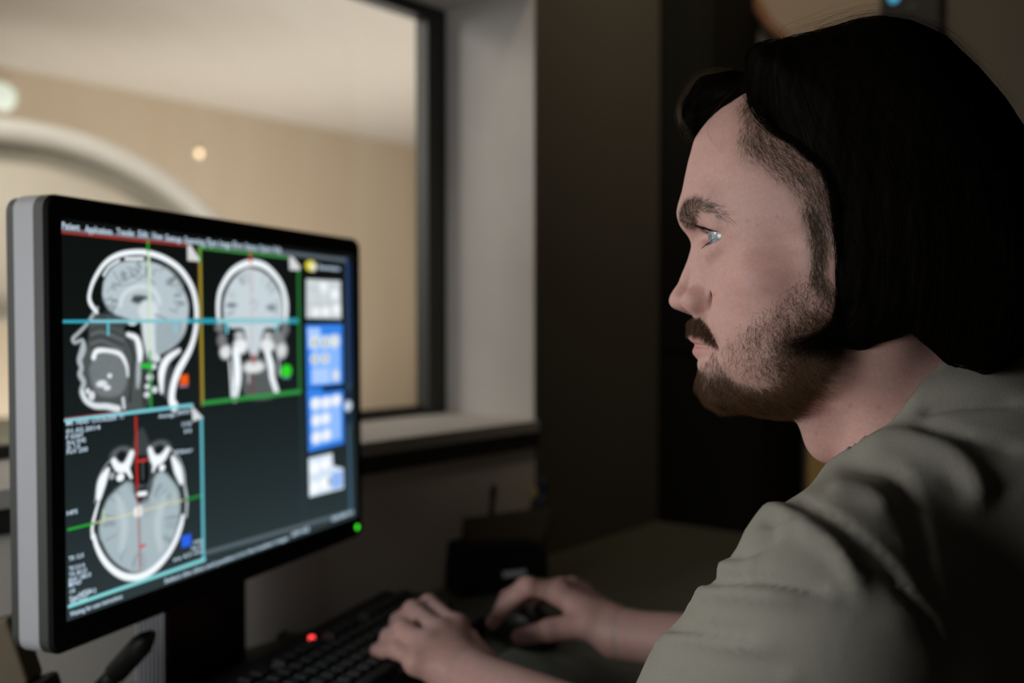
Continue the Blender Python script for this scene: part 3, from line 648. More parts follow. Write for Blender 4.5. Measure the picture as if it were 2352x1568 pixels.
def mouse_and_pad():
    # pad
    c=at_z(1350,1535,DESKZ+.002); m=MB(); k=[]
    ry=math.atan2(WD[1],WD[0])
    root=empty('mouse_pad',(c[0],c[1],DESKZ+.001),'grey mouse pad with a curved raised edge under the mouse hand','mouse pad',rot=(0,0,ry))
    m=MB(); n=40; vs=[]; A,B=.135,.115
    for z_,s in ((0,1.0),(.004,1.0),(.005,.985)):
        for i in range(n):
            a=2*math.pi*i/n; ca,sa=math.cos(a),math.sin(a); e=.55
            vs.append((A*s*abs(ca)**e*(1 if ca>0 else -1),B*s*abs(sa)**e*(1 if sa>0 else -1),z_))
    fs=[tuple(range(n))[::-1],tuple(2*n+i for i in range(n))]
    for j in range(2):
        for i in range(n): fs.append((j*n+i,j*n+(i+1)%n,(j+1)*n+(i+1)%n,(j+1)*n+i))
    m.add(vs,fs); m.build('pad_surface',mat('grey_pad',(.20,.21,.18),.7,bump=(200,.2)),root)
    m=MB(); ring=[np.array([A*.93*math.copysign(abs(math.cos(a))**.6,math.cos(a)),B*.93*math.copysign(abs(math.sin(a))**.6,math.sin(a)),.0058]) for a in np.linspace(0,2*math.pi,61)]
    m.tube(ring,.0016,8,caps=False); m.build('raised_edge',M['dark_grey'],root,smooth=True)
    # mouse
    p=at_z(1205,1440,DESKZ+.02); root=empty('computer_mouse',(p[0],p[1],DESKZ+.0062),'black computer mouse under the far hand','mouse',rot=(0,0,math.radians(118)))
    m=MB(); vs=[]; n=28; lv=[(1.0,0),(1.02,.008),(.97,.018),(.84,.028),(.62,.034),(.3,.037)]
    for s,z_ in lv:
        for i in range(n):
            a=2*math.pi*i/n; vs.append((.056*s*math.cos(a)*(1),.032*s*math.sin(a)*(1+.08*math.cos(2*a)),z_*(1-.15*math.cos(a))))
    fs=[tuple(range(n))[::-1],tuple((len(lv)-1)*n+i for i in range(n))]
    for j in range(len(lv)-1):
        for i in range(n): fs.append((j*n+i,j*n+(i+1)%n,(j+1)*n+(i+1)%n,(j+1)*n+i))
    m.add(vs,fs); m.build('shell',M['black'],root,smooth=True)
    m=MB(); m.lathe([(0,-.0035),(.009,-.0035),(.009,.0035),(0,.0035)],(.030,0,.030),(0,1,0),20); m.build('scroll_wheel',M['dark_grey'],root,smooth=True)
    # cable from behind the monitor to the mouse
    P=[at_z(640,1462,DESKZ+.004),at_z(720,1400,DESKZ+.004),at_z(820,1360,DESKZ+.004),at_z(930,1362,DESKZ+.004),at_z(1010,1400,DESKZ+.004),at_z(1090,1425,DESKZ+.004),at_z(1140,1455,DESKZ+.006),p+np.array([-.03,.045,-.008])*1]
    o=tube_px('mouse_cable',spline(P),.0030,M['black']); tag(o,'black cable looping across the desk behind the left hand','cable')
mouse_and_pad()
def organizer():
    zc=DESKZ; A=at_z(1053,1375,zc); B=at_z(1262,1352,zc); x=(B-A); w=np.linalg.norm(x); x/=w; y=np.cross(UP,x)
    R=frame_R(x,UP); base=(A+B)/2
    root=empty('desk_organizer',tuple(base+y*.03+np.array([0,0,.001])),'black desk organizer with a white label standing behind the hands','organizer')
    inv=root.matrix_basis.inverted()
    def L(o): o.parent=root; o.matrix_parent_inverse=inv; return o
    def loc(px,py,off=0):   # point on the organizer's front plane
        r=camray(px,py); n=-y; t=((base-y*off-CAM)@n)/(r@n); return CAM+r*t
    f=[loc(1054,1375),loc(1262,1352),loc(1258,1268),loc(1238,1250),loc(1072,1258),loc(1060,1268)]
    for q in f[:2]: q[2]=zc+.001
    n=len(f); m=MB(); m.add(f+[q+y*.065 for q in f],[tuple(range(n)),tuple(range(2*n-1,n-1,-1))]+[(i,n+i,n+(i+1)%n,(i+1)%n) for i in range(n)]); L(m.build('box',M['black_matte'],bevel=.002))
    # raised back panel
    g=[loc(1062,1268,-.055),loc(1252,1256,-.055),loc(1268,1164,-.055),loc(1065,1190,-.055)]
    m=MB(); m.add(g+[q+y*.006 for q in g],[(0,1,2,3),(7,6,5,4),(0,4,5,1),(1,5,6,2),(2,6,7,3),(3,7,4,0)]); L(m.build('back_panel',M['black'],bevel=.001))
    g=[loc(1156,1326,.0012),loc(1208,1320,.0012),loc(1208,1308,.0012),loc(1156,1313,.0012)]
    m=MB(); m.add(g+[q+y*.001 for q in g],[(0,1,2,3),(7,6,5,4),(0,4,5,1),(1,5,6,2),(2,6,7,3),(3,7,4,0)]); L(m.build('label_sticker',M['label']))
    # a brown notepad edge leaning on the panel, pens behind
    g=[loc(1066,1200,-.046),loc(1266,1178,-.046),loc(1268,1166,-.046),loc(1066,1190,-.046)]
    m=MB(); lo=[loc(1072,1262,-.046),loc(1245,1254,-.046)]
    gg=[lo[0],lo[1],loc(1268,1168,-.046),loc(1064,1192,-.046)]
    m.add(gg+[q+y*.005 for q in gg],[(0,1,2,3),(7,6,5,4),(0,4,5,1),(1,5,6,2),(2,6,7,3),(3,7,4,0)]); tag(m.build('notepad',M['brown'],bevel=.0005),'dark brown notepad standing in the desk organizer','notepad')
    def pen(px0,py0,px1,py1,off,rad,m1,m2,lab):
        a=loc(px0,py0,off); b=loc(px1,py1,off); t=(b-a)/np.linalg.norm(b-a)
        r=empty('pen',tuple(a),lab,'pen'); mb=MB(); mb.tube([np.zeros(3),(b-a)*.8],rad,12); mb.build('barrel',m1,r,smooth=True)
        mb=MB(); mb.tube([(b-a)*.8,(b-a)*.97,(b-a)],[rad*1.15,rad*1.1,rad*.4],12); mb.build('cap',m2,r,smooth=True)
    pen(1215,1262,1228,1120,-.075,.0045,M['black'],M['yellow'],'pen with a yellowish cap in the desk organizer')
    pen(1232,1262,1250,1095,-.085,.0050,M['navy'],M['navy'],'dark blue pen behind the yellow-capped pen')
    pen(1120,1262,1135,1112,-.080,.0045,M['black'],M['black'],'black pen standing at the left in the desk organizer')
organizer()
def magazine_file():
    c=wp(.578,.285,DESKZ+.001); root=empty('magazine_file',tuple(c),'yellow-brown cardboard magazine file on the desk, just in front of his throat','file')
    R=RW; h=.165; m=MB(); w,dp,t=.030,.07,.003
    m.box((0,0,t/2),(w*2,dp,t),R)
    for sx in (-1,1): m.box(R@np.array([sx*(w-t/2),0,h/2]),(t,dp,h),R)
    m.box(R@np.array([0,dp/2-t/2,h/2]),(w*2,t,h),R); m.box(R@np.array([0,-dp/2+t/2,h*.25]),(w*2,t,h*.5),R); m.build('box',M['gold'],root)
    m=MB(); m.box(R@np.array([0,.0,h*.5]),(w*1.2,dp*.9,h*.8),R); m.build('papers',M['tan'],root)
magazine_file()
def lower_left_items():
    # black marker leaning under the monitor
    a=at_depth(225,1590,.93); b=at_depth(350,1452,.90)
    root=empty('marker_pen',tuple(a),'thick black marker leaning below the monitor','marker'); d=b-a
    m=MB(); m.tube([-d*.46,d*.35],.0085,14); m.build('barrel',M['dark_grey'],root,smooth=True)
    m=MB(); m.tube([d*.33,d*.80,d*.88,d*1.0],[.0105,.0105,.0085,.003],14); m.build('cap',M['black'],root,smooth=True)
    c=at_depth(10,1500,.86); root=empty('handset',tuple(c),'brown handset standing in a black cradle at the bottom left corner','handset')
    R=frame_R(at_depth(60,1485,.86)-at_depth(0,1505,.86),at_depth(0,1400,.86)-at_depth(35,1500,.86))
    m=MB(); m.box((0,0,.0),(.040,.03,.060),R); m.build('body',M['brown'],root,bevel=.004)
    m=MB(); m.box(R@np.array([.005,0,-.050]),(.052,.036,.040),R); m.build('base',M['black'],root,bevel=.004)
    m=MB(); hz=c[2]-.060-(DESKZ+.001); m.box((.004,0,-.060-hz/2),(.06,.05,hz)); m.build('cradle',M['black'],root,bevel=.004)
lower_left_items()

# ====================================================================== the man
# ---- signed-distance helpers (arrays of points, metres or millimetres)
def sph(P,c,r): return np.linalg.norm(P-np.asarray(c),axis=1)-r
def ell(P,c,r,R=None):
    q=P-np.asarray(c,float)
    if R is not None: q=q@R
    r=np.asarray(r,float); k0=np.linalg.norm(q/r,axis=1); k1=np.linalg.norm(q/(r*r),axis=1)
    return k0*(k0-1)/np.maximum(k1,1e-9)
def cap(P,a,b,r1,r2=None):
    a=np.asarray(a,float); b=np.asarray(b,float); r2=r1 if r2 is None else r2
    ab=b-a; t=np.clip(((P-a)@ab)/(ab@ab+1e-12),0,1); return np.linalg.norm(P-a-t[:,None]*ab,axis=1)-(r1+(r2-r1)*t)
def chain(P,pts,rs,k=None):
    d=None
    for i in range(len(pts)-1):
        e=cap(P,pts[i],pts[i+1],rs[i],rs[i+1]); d=e if d is None else (np.minimum(d,e) if not k else smin(d,e,k))
    return d
def smin(a,b,k):
    h=np.maximum(k-np.abs(a-b),0)/k; return np.minimum(a,b)-h*h*k*.25
def smax(a,b,k): return -smin(-a,-b,k)
def surface_nets(f,lo,hi,h,B=8):
    """narrow-band sampling of f on a grid of step h, returns vertices and quads"""
    lo=np.asarray(lo,float); hi=np.asarray(hi,float); nb=np.ceil((hi-lo)/(h*B)).astype(int); n=nb*B+1
    cs=[lo[i]+(np.arange(nb[i])+.5)*h*B for i in range(3)]
    C=np.stack(np.meshgrid(*cs,indexing='ij'),-1).reshape(-1,3); d=f(C); keep=np.abs(d)<h*B*1.6
    G=np.full(n,1e3,np.float32); idx=np.argwhere(keep.reshape(nb))
    sgn=np.sign(d).reshape(nb)
    G=np.kron(sgn,np.ones((B,B,B),np.float32)); G=np.pad(G,((0,1),)*3,mode='edge').astype(np.float32)
    l=np.arange(B+1); lx,ly,lz=np.meshgrid(l,l,l,indexing='ij'); loc=np.stack([lx,ly,lz],-1).reshape(-1,3)
    for s in range(0,len(idx),400):
        ii=(idx[s:s+400,None,:]*B+loc[None]).reshape(-1,3); v=f(lo+ii*h); G[ii[:,0],ii[:,1],ii[:,2]]=v
    S=G<0; N=np.array(G.shape)
    c8=[S[i:N[0]-1+i,j:N[1]-1+j,k:N[2]-1+k] for i in (0,1) for j in (0,1) for k in (0,1)]
    cnt=sum(c.astype(np.int8) for c in c8); act=(cnt>0)&(cnt<8); cells=np.argwhere(act)
    acc=np.zeros((len(cells),3)); num=np.zeros(len(cells))
    for ax in range(3):
        o=[0,1,2]; o.remove(ax)
        for u in (0,1):
            for w in (0,1):
                off=np.zeros(3,int); off[o[0]]=u; off[o[1]]=w; a=cells+off; b=a.copy(); b[:,ax]+=1
                ga=G[a[:,0],a[:,1],a[:,2]]; gb=G[b[:,0],b[:,1],b[:,2]]; x=(ga<0)!=(gb<0)
                t=np.where(x,ga/np.where(x,ga-gb,1),0); p=(a).astype(float); p[:,ax]+=t
                acc[x]+=p[x]; num[x]+=1
    V=lo+acc/num[:,None]*h
    id_=-np.ones(act.shape,np.int64); id_[act]=np.arange(len(cells)); Fs=[]
    for ax in range(3):
        o1,o2=(ax+1)%3,(ax+2)%3
        sl0=[slice(None)]*3; sl1=[slice(None)]*3; sl0[ax]=slice(0,N[ax]-1); sl1[ax]=slice(1,N[ax])
        x=S[tuple(sl0)]!=S[tuple(sl1)]; e=np.argwhere(x); ok=(e[:,o1]>0)&(e[:,o2]>0)&(e[:,o1]<N[o1]-1)&(e[:,o2]<N[o2]-1); e=e[ok]
        q=[]
        for (u,w) in ((-1,-1),(0,-1),(0,0),(-1,0)):
            c=e.copy(); c[:,o1]+=u; c[:,o2]+=w; q.append(id_[c[:,0],c[:,1],c[:,2]])
        q=np.stack(q,1); inside=S[e[:,0],e[:,1],e[:,2]]; q[~inside]=q[~inside][:,::-1]; Fs.append(q)
    Fq=np.concatenate(Fs); Fq=Fq[(Fq>=0).all(1)]
    return V,Fq
def relax(V,Fq,it=1,lam=.5):
    for _ in range(it):
        s=np.zeros_like(V); c=np.zeros(len(V))
        for k in range(4):
            a=Fq[:,k]; b=Fq[:,(k+1)%4]
            for d in range(3): s[:,d]+=np.bincount(a,V[b,d],len(V))+np.bincount(b,V[a,d],len(V))
            c+=np.bincount(a,minlength=len(V))+np.bincount(b,minlength=len(V))
        V=V+(s/np.maximum(c,1)[:,None]-V)*lam
    return V
def vnormals(V,Fq):
    n=np.cross(V[Fq[:,2]]-V[Fq[:,0]],V[Fq[:,3]]-V[Fq[:,1]]); N=np.zeros_like(V)
    for k in range(4):
        for d in range(3): N[:,d]+=np.bincount(Fq[:,k],n[:,d],len(V))
    return N/np.maximum(np.linalg.norm(N,axis=1),1e-12)[:,None]
def np_mesh(name,V,Fq,smooth=True):
    me=bpy.data.meshes.new(name); me.vertices.add(len(V)); me.vertices.foreach_set('co',np.asarray(V,np.float32).ravel())
    k=Fq.shape[1]; me.loops.add(Fq.size); me.loops.foreach_set('vertex_index',Fq.ravel().astype(np.int32)); me.polygons.add(len(Fq))
    me.polygons.foreach_set('loop_start',np.arange(len(Fq),dtype=np.int32)*k); me.polygons.foreach_set('loop_total',np.full(len(Fq),k,np.int32))
    if smooth: me.polygons.foreach_set('use_smooth',np.ones(len(Fq),bool))
    me.update(); me.validate(); return me
def in_poly(P,poly):
    poly=np.asarray(poly,float); x,y=P[:,0],P[:,1]; ins=np.zeros(len(P),bool); n=len(poly)
    for i in range(n):
        p=poly[i]; q=poly[(i+1)%n]; c=((p[1]>y)!=(q[1]>y)); xi=(q[0]-p[0])*(y-p[1])/((q[1]-p[1])+1e-12)+p[0]; ins^=c&(x<xi)
    return ins
def poly_sd(P,poly):
    poly=np.asarray(poly,float); best=np.full(len(P),1e9); n=len(poly)
    for i in range(n):
        a=poly[i]; b=poly[(i+1)%n]; ab=b-a; t=np.clip(((P-a)@ab)/(ab@ab+1e-12),0,1); best=np.minimum(best,np.linalg.norm(P-a-t[:,None]*ab,axis=1))
    return np.where(in_poly(P,poly),-best,best)

# ---- head frame: a forward, c towards the camera side (his left), b up, millimetres
HA=math.radians(19); HF=np.array([-math.cos(HA),math.sin(HA),0]); HL=np.array([-math.sin(HA),-math.cos(HA),0])
_n=CAM+camray(1588,560)*.69; HO=_n-.095*HF; HO[2]=(CAM+camray(1588,600)*.69)[2]
def h2w(P): P=np.asarray(P,float); return HO+(P[...,0:1]*HF+P[...,1:2]*HL+P[...,2:3]*UP)/1000.
def w2h(P): q=(np.asarray(P,float)-HO)*1000; return np.stack([q@HF,q@HL,q@UP],-1)
def px2h(x,y,c=0):
    r=camray(x,y); t=((HO-CAM)@HL+c/1000.)/(r@HL); return w2h(CAM+r*t)
EYE=np.array([66.0,32.5,14.5])
def head_sdf(P):
    P=P.copy(); P[:,1]=np.abs(P[:,1]); a,c,b=P[:,0],P[:,1],P[:,2]
    d=ell(P,(3,0,40),(97,75,88))
    d=smin(d,ell(P,(-32,0,25),(70,71,72)),30)
    d=smin(d,cap(P,(91,5,31),(74,40,32),10,9),16)                     # brow ridge
    d=smin(d,ell(P,(42,0,6),(33,56,40)),16)
    d=smin(d,ell(P,(30,0,-28),(44,61,56)),16)                          # mid face
    d=smin(d,ell(P,(20,0,-34),(56,65,44)),20)
    d=smin(d,ell(P,(57,0,-46),(31,27,30)),12)                          # maxilla
    d=smin(d,ell(P,(42,45,-14),(20,17,15)),16)                         # cheekbone
    d=smin(d,cap(P,(42,50,-12),(-5,66,0),9,8),14)                      # zygomatic arch
    d=smin(d,cap(P,(-4,56,-15),(2,50,-66),12,12),22)                   # jaw ramus
    d=smin(d,cap(P,(2,50,-66),(70,16,-84),14,13),20)                   # jaw body
    d=smin(d,ell(P,(28,0,-58),(54,55,40)),16)
    d=smin(d,ell(P,(76,0,-82),(14,17,13)),14)                          # chin
    d=smin(d,ell(P,(30,0,-82),(44,34,20)),18)                          # under the jaw
    # neck
    d=smin(d,cap(P,(-30,0,-25),(-68,0,-120),50,54),26)
    d=smin(d,cap(P,(-68,0,-120),(-95,0,-190),54,72),20)
    d=smin(d,cap(P,(-34,52,-30),(-22,22,-150),13,12),26)               # sternomastoid
    d=smin(d,ell(P,(4,0,-112),(17,15,24)),16)                          # larynx
    # eye sockets and lids
    d=smax(d,-ell(P,(89,33,15),(15,17,10)),12)
    e=P-EYE
    lid=sph(P,EYE,14.4); d=smin(d,lid,5)
    d=smin(d,chain(P,[(80,20,22),(80,33,25.5),(70,47,21)],[3.5,4.2,4]),7)   # fold over the upper lid
    d=smin(d,chain(P,[(83,19,8),(78,33,3.5),(70,45,7)],[2.2,3,2.5]),7)
    th=math.radians(24); Re=np.array([[math.cos(th),-math.sin(th),0],[math.sin(th),math.cos(th),0],[0,0,1]])
    op=ell(P,EYE+np.array([9.5,4.5,-1.2]),(13,16.5,4.9),Re)
    d=smax(d,-np.maximum(op,12.2-np.linalg.norm(e,axis=1)),1.2)
    # nose
    d=smin(d,chain(P,[(86,0,22),(89.5,0,10),(97,0,-12),(101,0,-26)],[7,5.5,6.5,8.5]),8)
    d=smin(d,cap(P,(80,8,6),(84,10,-22),8,10),9)
    d=smin(d,sph(P,(101.5,0,-26.5),8.8),5)
    d=smin(d,sph(P,(99,4.5,-28),6.5),4)
    d=smin(d,ell(P,(88.5,15.0,-27.5),(11,7.2,9.4)),3.2)               # wing
    d=smin(d,cap(P,(101,0,-32),(92,0,-35),3.6,3.6),4)
    d=smax(d,-ell(P,(94,7.2,-38),(6.5,3.2,5.0)),2.0)                   # nostril
    d=smax(d,-chain(P,[(77,20,-17),(76,22.5,-25),(78,21.5,-33),(83,19,-38)],[1.0,1.6,1.6,1.0]),3.5)          # groove behind the wing
    # lips
    d=smin(d,ell(P,(80,0,-46),(16.5,22,14)),10)
    d=smin(d,chain(P,[(91.5,0,-53.5),(89.5,10,-54.3),(77,25.5,-58)],[4.8,4.6,2.0]),4)
    d=smin(d,chain(P,[(88.0,0,-62.8),(86.0,11,-62.4),(76,24.5,-60)],[6.2,5.8,2.4]),4)
    d=smax(d,-chain(P,[(96,0,-57.6),(92,11,-57.6),(79,26,-58.8)],[1.1,1.1,1.0]),2.4)
    d=smax(d,-ell(P,(92,0,-72),(7,16,4.2)),8)
    d=smax(d,-cap(P,(85,23,-36),(72,33,-58),.8,.6),9)                  # nasolabial fold
    # ear
    Rr=frame_R((.95,.28,0),(0.12,0,1)); 
    ear=ell(P,(-31,70,2),(16,6.5,30),Rr); ear=smax(ear,-ell(P,(-29,76,4),(10,6,19),Rr),4)
    ear=smin(ear,ell(P,(-21,68,-3),(5,4,7)),4); ear=smin(ear,chain(P,[(-34,73,-8),(-35,75,10),(-28,75,18)],[3,2.6,2]),4)
    d=smin(d,ear,5)
    return d
PROFILE=np.array([(1595,321),(1580,383),(1569,440),(1559,478),(1558,497),(1566,524),(1580,540),(1588,557),(1588,568),(1580,594),(1568,623),(1555,653),(1542.5,671),(1536,690),(1539,703),(1552,714),(1574,718),(1587,722),(1583,745),(1580,768),(1580,779),(1597,790),(1590,805),(1591,816),(1599,825),(1604,842),(1606,880),(1618,908),(1640,926)],float)
def head_mesh():
    lo=np.array([-200.,-105,-195]); hi=np.array([125.,105,140]); h=1.25
    V,Fq=surface_nets(head_sdf,lo,hi,h)
    # match the midline to the photographed profile
    T=np.array([px2h(x,y,0)[[0,2]] for x,y in PROFILE]); 
    # resample both curves by height
    bs=np.arange(-100,84,1.0); o=np.argsort(T[:,1]); tb=np.interp(bs,T[o,1],T[o,0])
    mid=(np.abs(V[:,1])<1.6)&(V[:,0]>40); cur=np.full(len(bs),np.nan)
    for i,bb in enumerate(bs):
        q=mid&(np.abs(V[:,2]-bb)<1.2)
        if q.any(): cur[i]=V[q,0].max()
    ok=~np.isnan(cur); cur=np.interp(bs,bs[ok],cur[ok]); dl=tb-cur; dl=np.convolve(np.pad(dl,2,mode='edge'),np.ones(5)/5,'valid')
    print('profile correction mm',np.round(dl[::8],1))
    D=np.interp(V[:,2],bs,dl); fr=np.clip((V[:,0]-30)/35,0,1)
    sg=np.interp(V[:,2],[-100,-70,-50,-38,-30,-10,5,18,30,84],[22,20,20,14,8,9,10,20,30,40])
    V[:,0]+=D*np.exp(-(V[:,1]/sg)**2)*fr
    V=relax(V,Fq,1,.4)
    return V,Fq
# ---- the rest of the body, world metres
BF=np.array([-.6,.8,0]); BL=np.array([-.8,-.6,0])
SHL=np.array([.176,.530,.972]); SHR=np.array([.432,.728,.985]); ELL_=np.array([.128,.700,.795]); ELR=np.array([.350,.930,.800])
WRL=np.array([-.045,.945,.790]); WRR=at_z(1420,1455,.792)
PEL=np.array([.44,.44,.52])
def body_sdf(P):
    d=cap(P,(.287,.632,1.04),(.350,.608,.85),.060,.092)
    d=smin(d,cap(P,(.350,.608,.85),PEL,.100,.130),.06)
    d=smin(d,cap(P,(.285,.625,1.01),SHL,.055,.048),.05); d=smin(d,cap(P,(.285,.625,1.01),SHR,.055,.048),.05)
    d=smin(d,cap(P,SHL,ELL_,.046,.040),.03); d=smin(d,cap(P,SHR,ELR,.046,.040),.03)
    for s,wr,el in ((1,WRL,ELL_),(-1,WRR,ELR)):
        m=el*.65+wr*.35; d=smin(d,chain(P,[el,m,wr*.97+el*.03],[.040,.038,.026]),.02)
        d=smin(d,cap(P,wr*.97+el*.03,wr,.026,.024),.01)
    return d
def legs_sdf(P):
    d=None
    for s in (1,-1):
        hip=PEL+BL*.09*s+np.array([0,0,-.01]); kn=hip+BF*.43+np.array([0,0,.01]); an=kn+BF*.02+np.array([0,0,-.43]); toe=an+BF*.17+np.array([0,0,-.045])
        e=smin(cap(P,hip,kn,.085,.062),cap(P,kn,an,.060,.042),.04); e=smin(e,cap(P,an+np.array([0,0,-.04]),toe,.036,.030),.02)
        d=e if d is None else np.minimum(d,e)
    return d
HAND_L=dict(w=WRL,mcp=[(1048,1440,.822),(1010,1452,.822),(985,1482,.815),(958,1520,.803)],
  f=[[(985,1388,.828),(950,1400,.806),(935,1425,.788)],[(948,1402,.828),(915,1425,.808),(905,1455,.790)],[(925,1446,.822),(893,1462,.806),(885,1482,.790)],[(912,1492,.806),(882,1494,.796),(864,1493,.787)]],
  th=[(1110,1530,.795),(1075,1470,.790),(1030,1440,.785)])
HAND_R=dict(w=WRR,mcp=[(1285,1362,.828),(1292,1352,.826),(1312,1350,.818),(1338,1362,.806)],
  f=[[(1215,1347,.836),(1160,1390,.812),(1132,1430,.788)],[(1205,1348,.832),(1165,1372,.808),(1150,1395,.786)],[(1240,1352,.822),(1205,1372,.800),(1190,1390,.780)],[(1270,1358,.808),(1240,1376,.788),(1230,1390,.770)]],
  th=[(1352,1432,.802),(1262,1447,.795),(1192,1462,.778)])
def hand_pts(H):
    return np.array(H['w']),[at_z(*q) for q in H['mcp']],[[at_z(*q) for q in fs] for fs in H['f']],[at_z(*q) for q in H['th']]
def hand_sdf(P,H,el):
    w,mc,fs,th=hand_pts(H); d=cap(P,np.asarray(el)*.35+w*.65,w,.031,.024)
    for i,m in enumerate(mc): d=smin(d,cap(P,w,m,.019 if i<3 else .017,.0125),.016)
    d=smin(d,cap(P,mc[0],mc[3],.010,.009),.010)
    for i,(m,f) in enumerate(zip(mc,fs)):
        r=[.0105,.0096,.0086,.0076][0:4]; r=[x*(1 if i<3 else .86) for x in r]
        e=chain(P,[m]+f,r,.004); e=smin(e,sph(P,f[0],r[1]*1.08),.004); d=smin(d,e,.0065)
    d=smin(d,chain(P,[w]+th,[.018,.016,.0115,.009],.006),.010)
    return d
def build_skin():
    Vh,Fh=head_mesh(); Nn=vnormals(Vh,Fh)
    parts=[(h2w(Vh),Fh)]
    def bs(P): return body_sdf(P)
    V,Fq=surface_nets(bs,(-.12,.28,.36),(.62,1.22,1.10),.006); parts.append((V,Fq))
    V,Fq=surface_nets(legs_sdf,(-.15,.25,0.0),(.72,1.15,.64),.012); parts.append((V,Fq))
    for H,el in ((HAND_L,ELL_),(HAND_R,ELR)):
        w,mc,fs,th=hand_pts(H); A=np.array([w]+mc+sum(fs,[])+th+[np.asarray(el)*.35+w*.65]); lo=A.min(0)-.04; hi=A.max(0)+.04
        V,Fq=surface_nets(lambda P:hand_sdf(P,H,el),lo,hi,.0016); V=relax(V,Fq,1,.4); parts.append((V,Fq))
    return parts,(Vh,Fh)
def shade_skin(Vw,nh):
    """colour of the skin itself: red blood near the surface, freckles, shaved-hair shade"""
    n=len(Vw); col=np.tile(np.array([.58,.338,.298]),(n,1)); H=w2h(Vw); H[:,1]=np.abs(H[:,1])
    def red(c,r,amt,tint=(.60,.26,.22)):
        w=np.exp(-(((H-np.asarray(c))/np.asarray(r))**2).sum(1))*amt; return w[:,None],np.asarray(tint)
    for c,r,amt in (((100,0,-26),(14,12,10),.30),((88,14,-26),(9,6,9),.55),((52,50,-10),(30,30,24),.16),((40,60,-30),(28,30,22),.12),((66,46,13),(9,8,6),.35),((84,0,60),(30,40,30),.08),((-24,74,0),(20,20,30),.4)):
        w,t=red(c,r,amt); col=col*(1-w)+t*w
    rs=np.random.RandomState(5)
    lw=np.exp(-(((H-np.array([88,0,-54.5]))/np.array([14,22,3.2]))**2).sum(1))*.8+np.exp(-(((H-np.array([87,0,-61.5]))/np.array([14,21,3.6]))**2).sum(1))*.8
    lw=np.clip(lw,0,1)[:,None]; lw[n-1:]=0; col=col*(1-lw)+np.array([.47,.15,.14])*lw
    # spots
    px=proj(h2w(H))
    for (x,y,r,am) in ((1785,498,4,.5),(1740,517,2.5,.7),(1717,508,5,.25),(1640,676,3,.5),(2018,936,5,.5),(1953,932,5,.45),(1945,946,3,.4),(1875,994,5,.45),(1953,826,4,.4),(1963,866,3,.4),(1993,947,3,.3),(1760,665,9,.2),(1765,628,8,.16)):
        w=np.exp(-((px[:,0]-x)**2+(px[:,1]-y)**2)/r**2)*am; w=w[:,None]; w[nh:]=0; col=col*(1-w)+np.array([.36,.14,.11])*w
    for (poly_,am,soft) in HAIR_SHADE:
        sd=poly_sd(px[:nh],poly_); w=np.clip(.5-sd/soft,0,1)[:,None]*am; col[:nh]=col[:nh]*(1-w)+np.array([.17,.115,.075])*w
    mot=sum(np.sin(H@v+p) for v,p in ((rs.randn(3)*.35,rs.rand()*6) for _ in range(8)))/8
    col*=(1+.05*mot[:,None]); return col
TEMPLE=[(1690,240),(1712,205),(1765,240),(1850,310),(1925,385),(1945,450),(1945,520),(1912,600),(1870,640),(1858,600),(1862,560),(1850,500),(1815,440),(1760,395),(1700,362),(1692,320),(1700,290)]
CHIN=[(1594,845),(1612,838),(1632,850),(1660,842),(1690,868),(1740,885),(1800,870),(1850,820),(1905,770),(1925,790),(1915,840),(1885,890),(1832,955),(1720,975),(1650,965),(1610,930),(1596,890)]
CHEEK=[(1700,740),(1760,690),(1820,640),(1850,600),(1880,590),(1925,660),(1925,800),(1860,850),(1790,885),(1700,880),(1650,850),(1632,800),(1645,780)]
MUST=[(1556,742),(1583,727),(1608,727),(1628,750),(1644,776),(1648,796),(1636,790),(1612,772),(1585,764),(1560,760)]
JAWBACK=[(1780,760),(1850,700),(1925,690),(1925,830),(1860,900),(1780,890),(1740,850)]
BROW=[(1562,512),(1563,488),(1574,468),(1594,458),(1622,462),(1652,474),(1686,494),(1676,512),(1650,500),(1628,488),(1607,484),(1598,494),(1599,512),(1594,530),(1576,528)]
BURN=[(1835,470),(1880,470),(1905,540),(1900,620),(1930,680),(1900,700),(1850,650),(1862,600)]
HAIR_SHADE=[(TEMPLE,.50,44),(CHIN,.60,30),(CHEEK,.16,70),(MUST,.60,12),(JAWBACK,.32,60),(BROW[:5]+[(1640,472),(1640,484)]+BROW[9:],.60,14),(BURN,.35,34)]

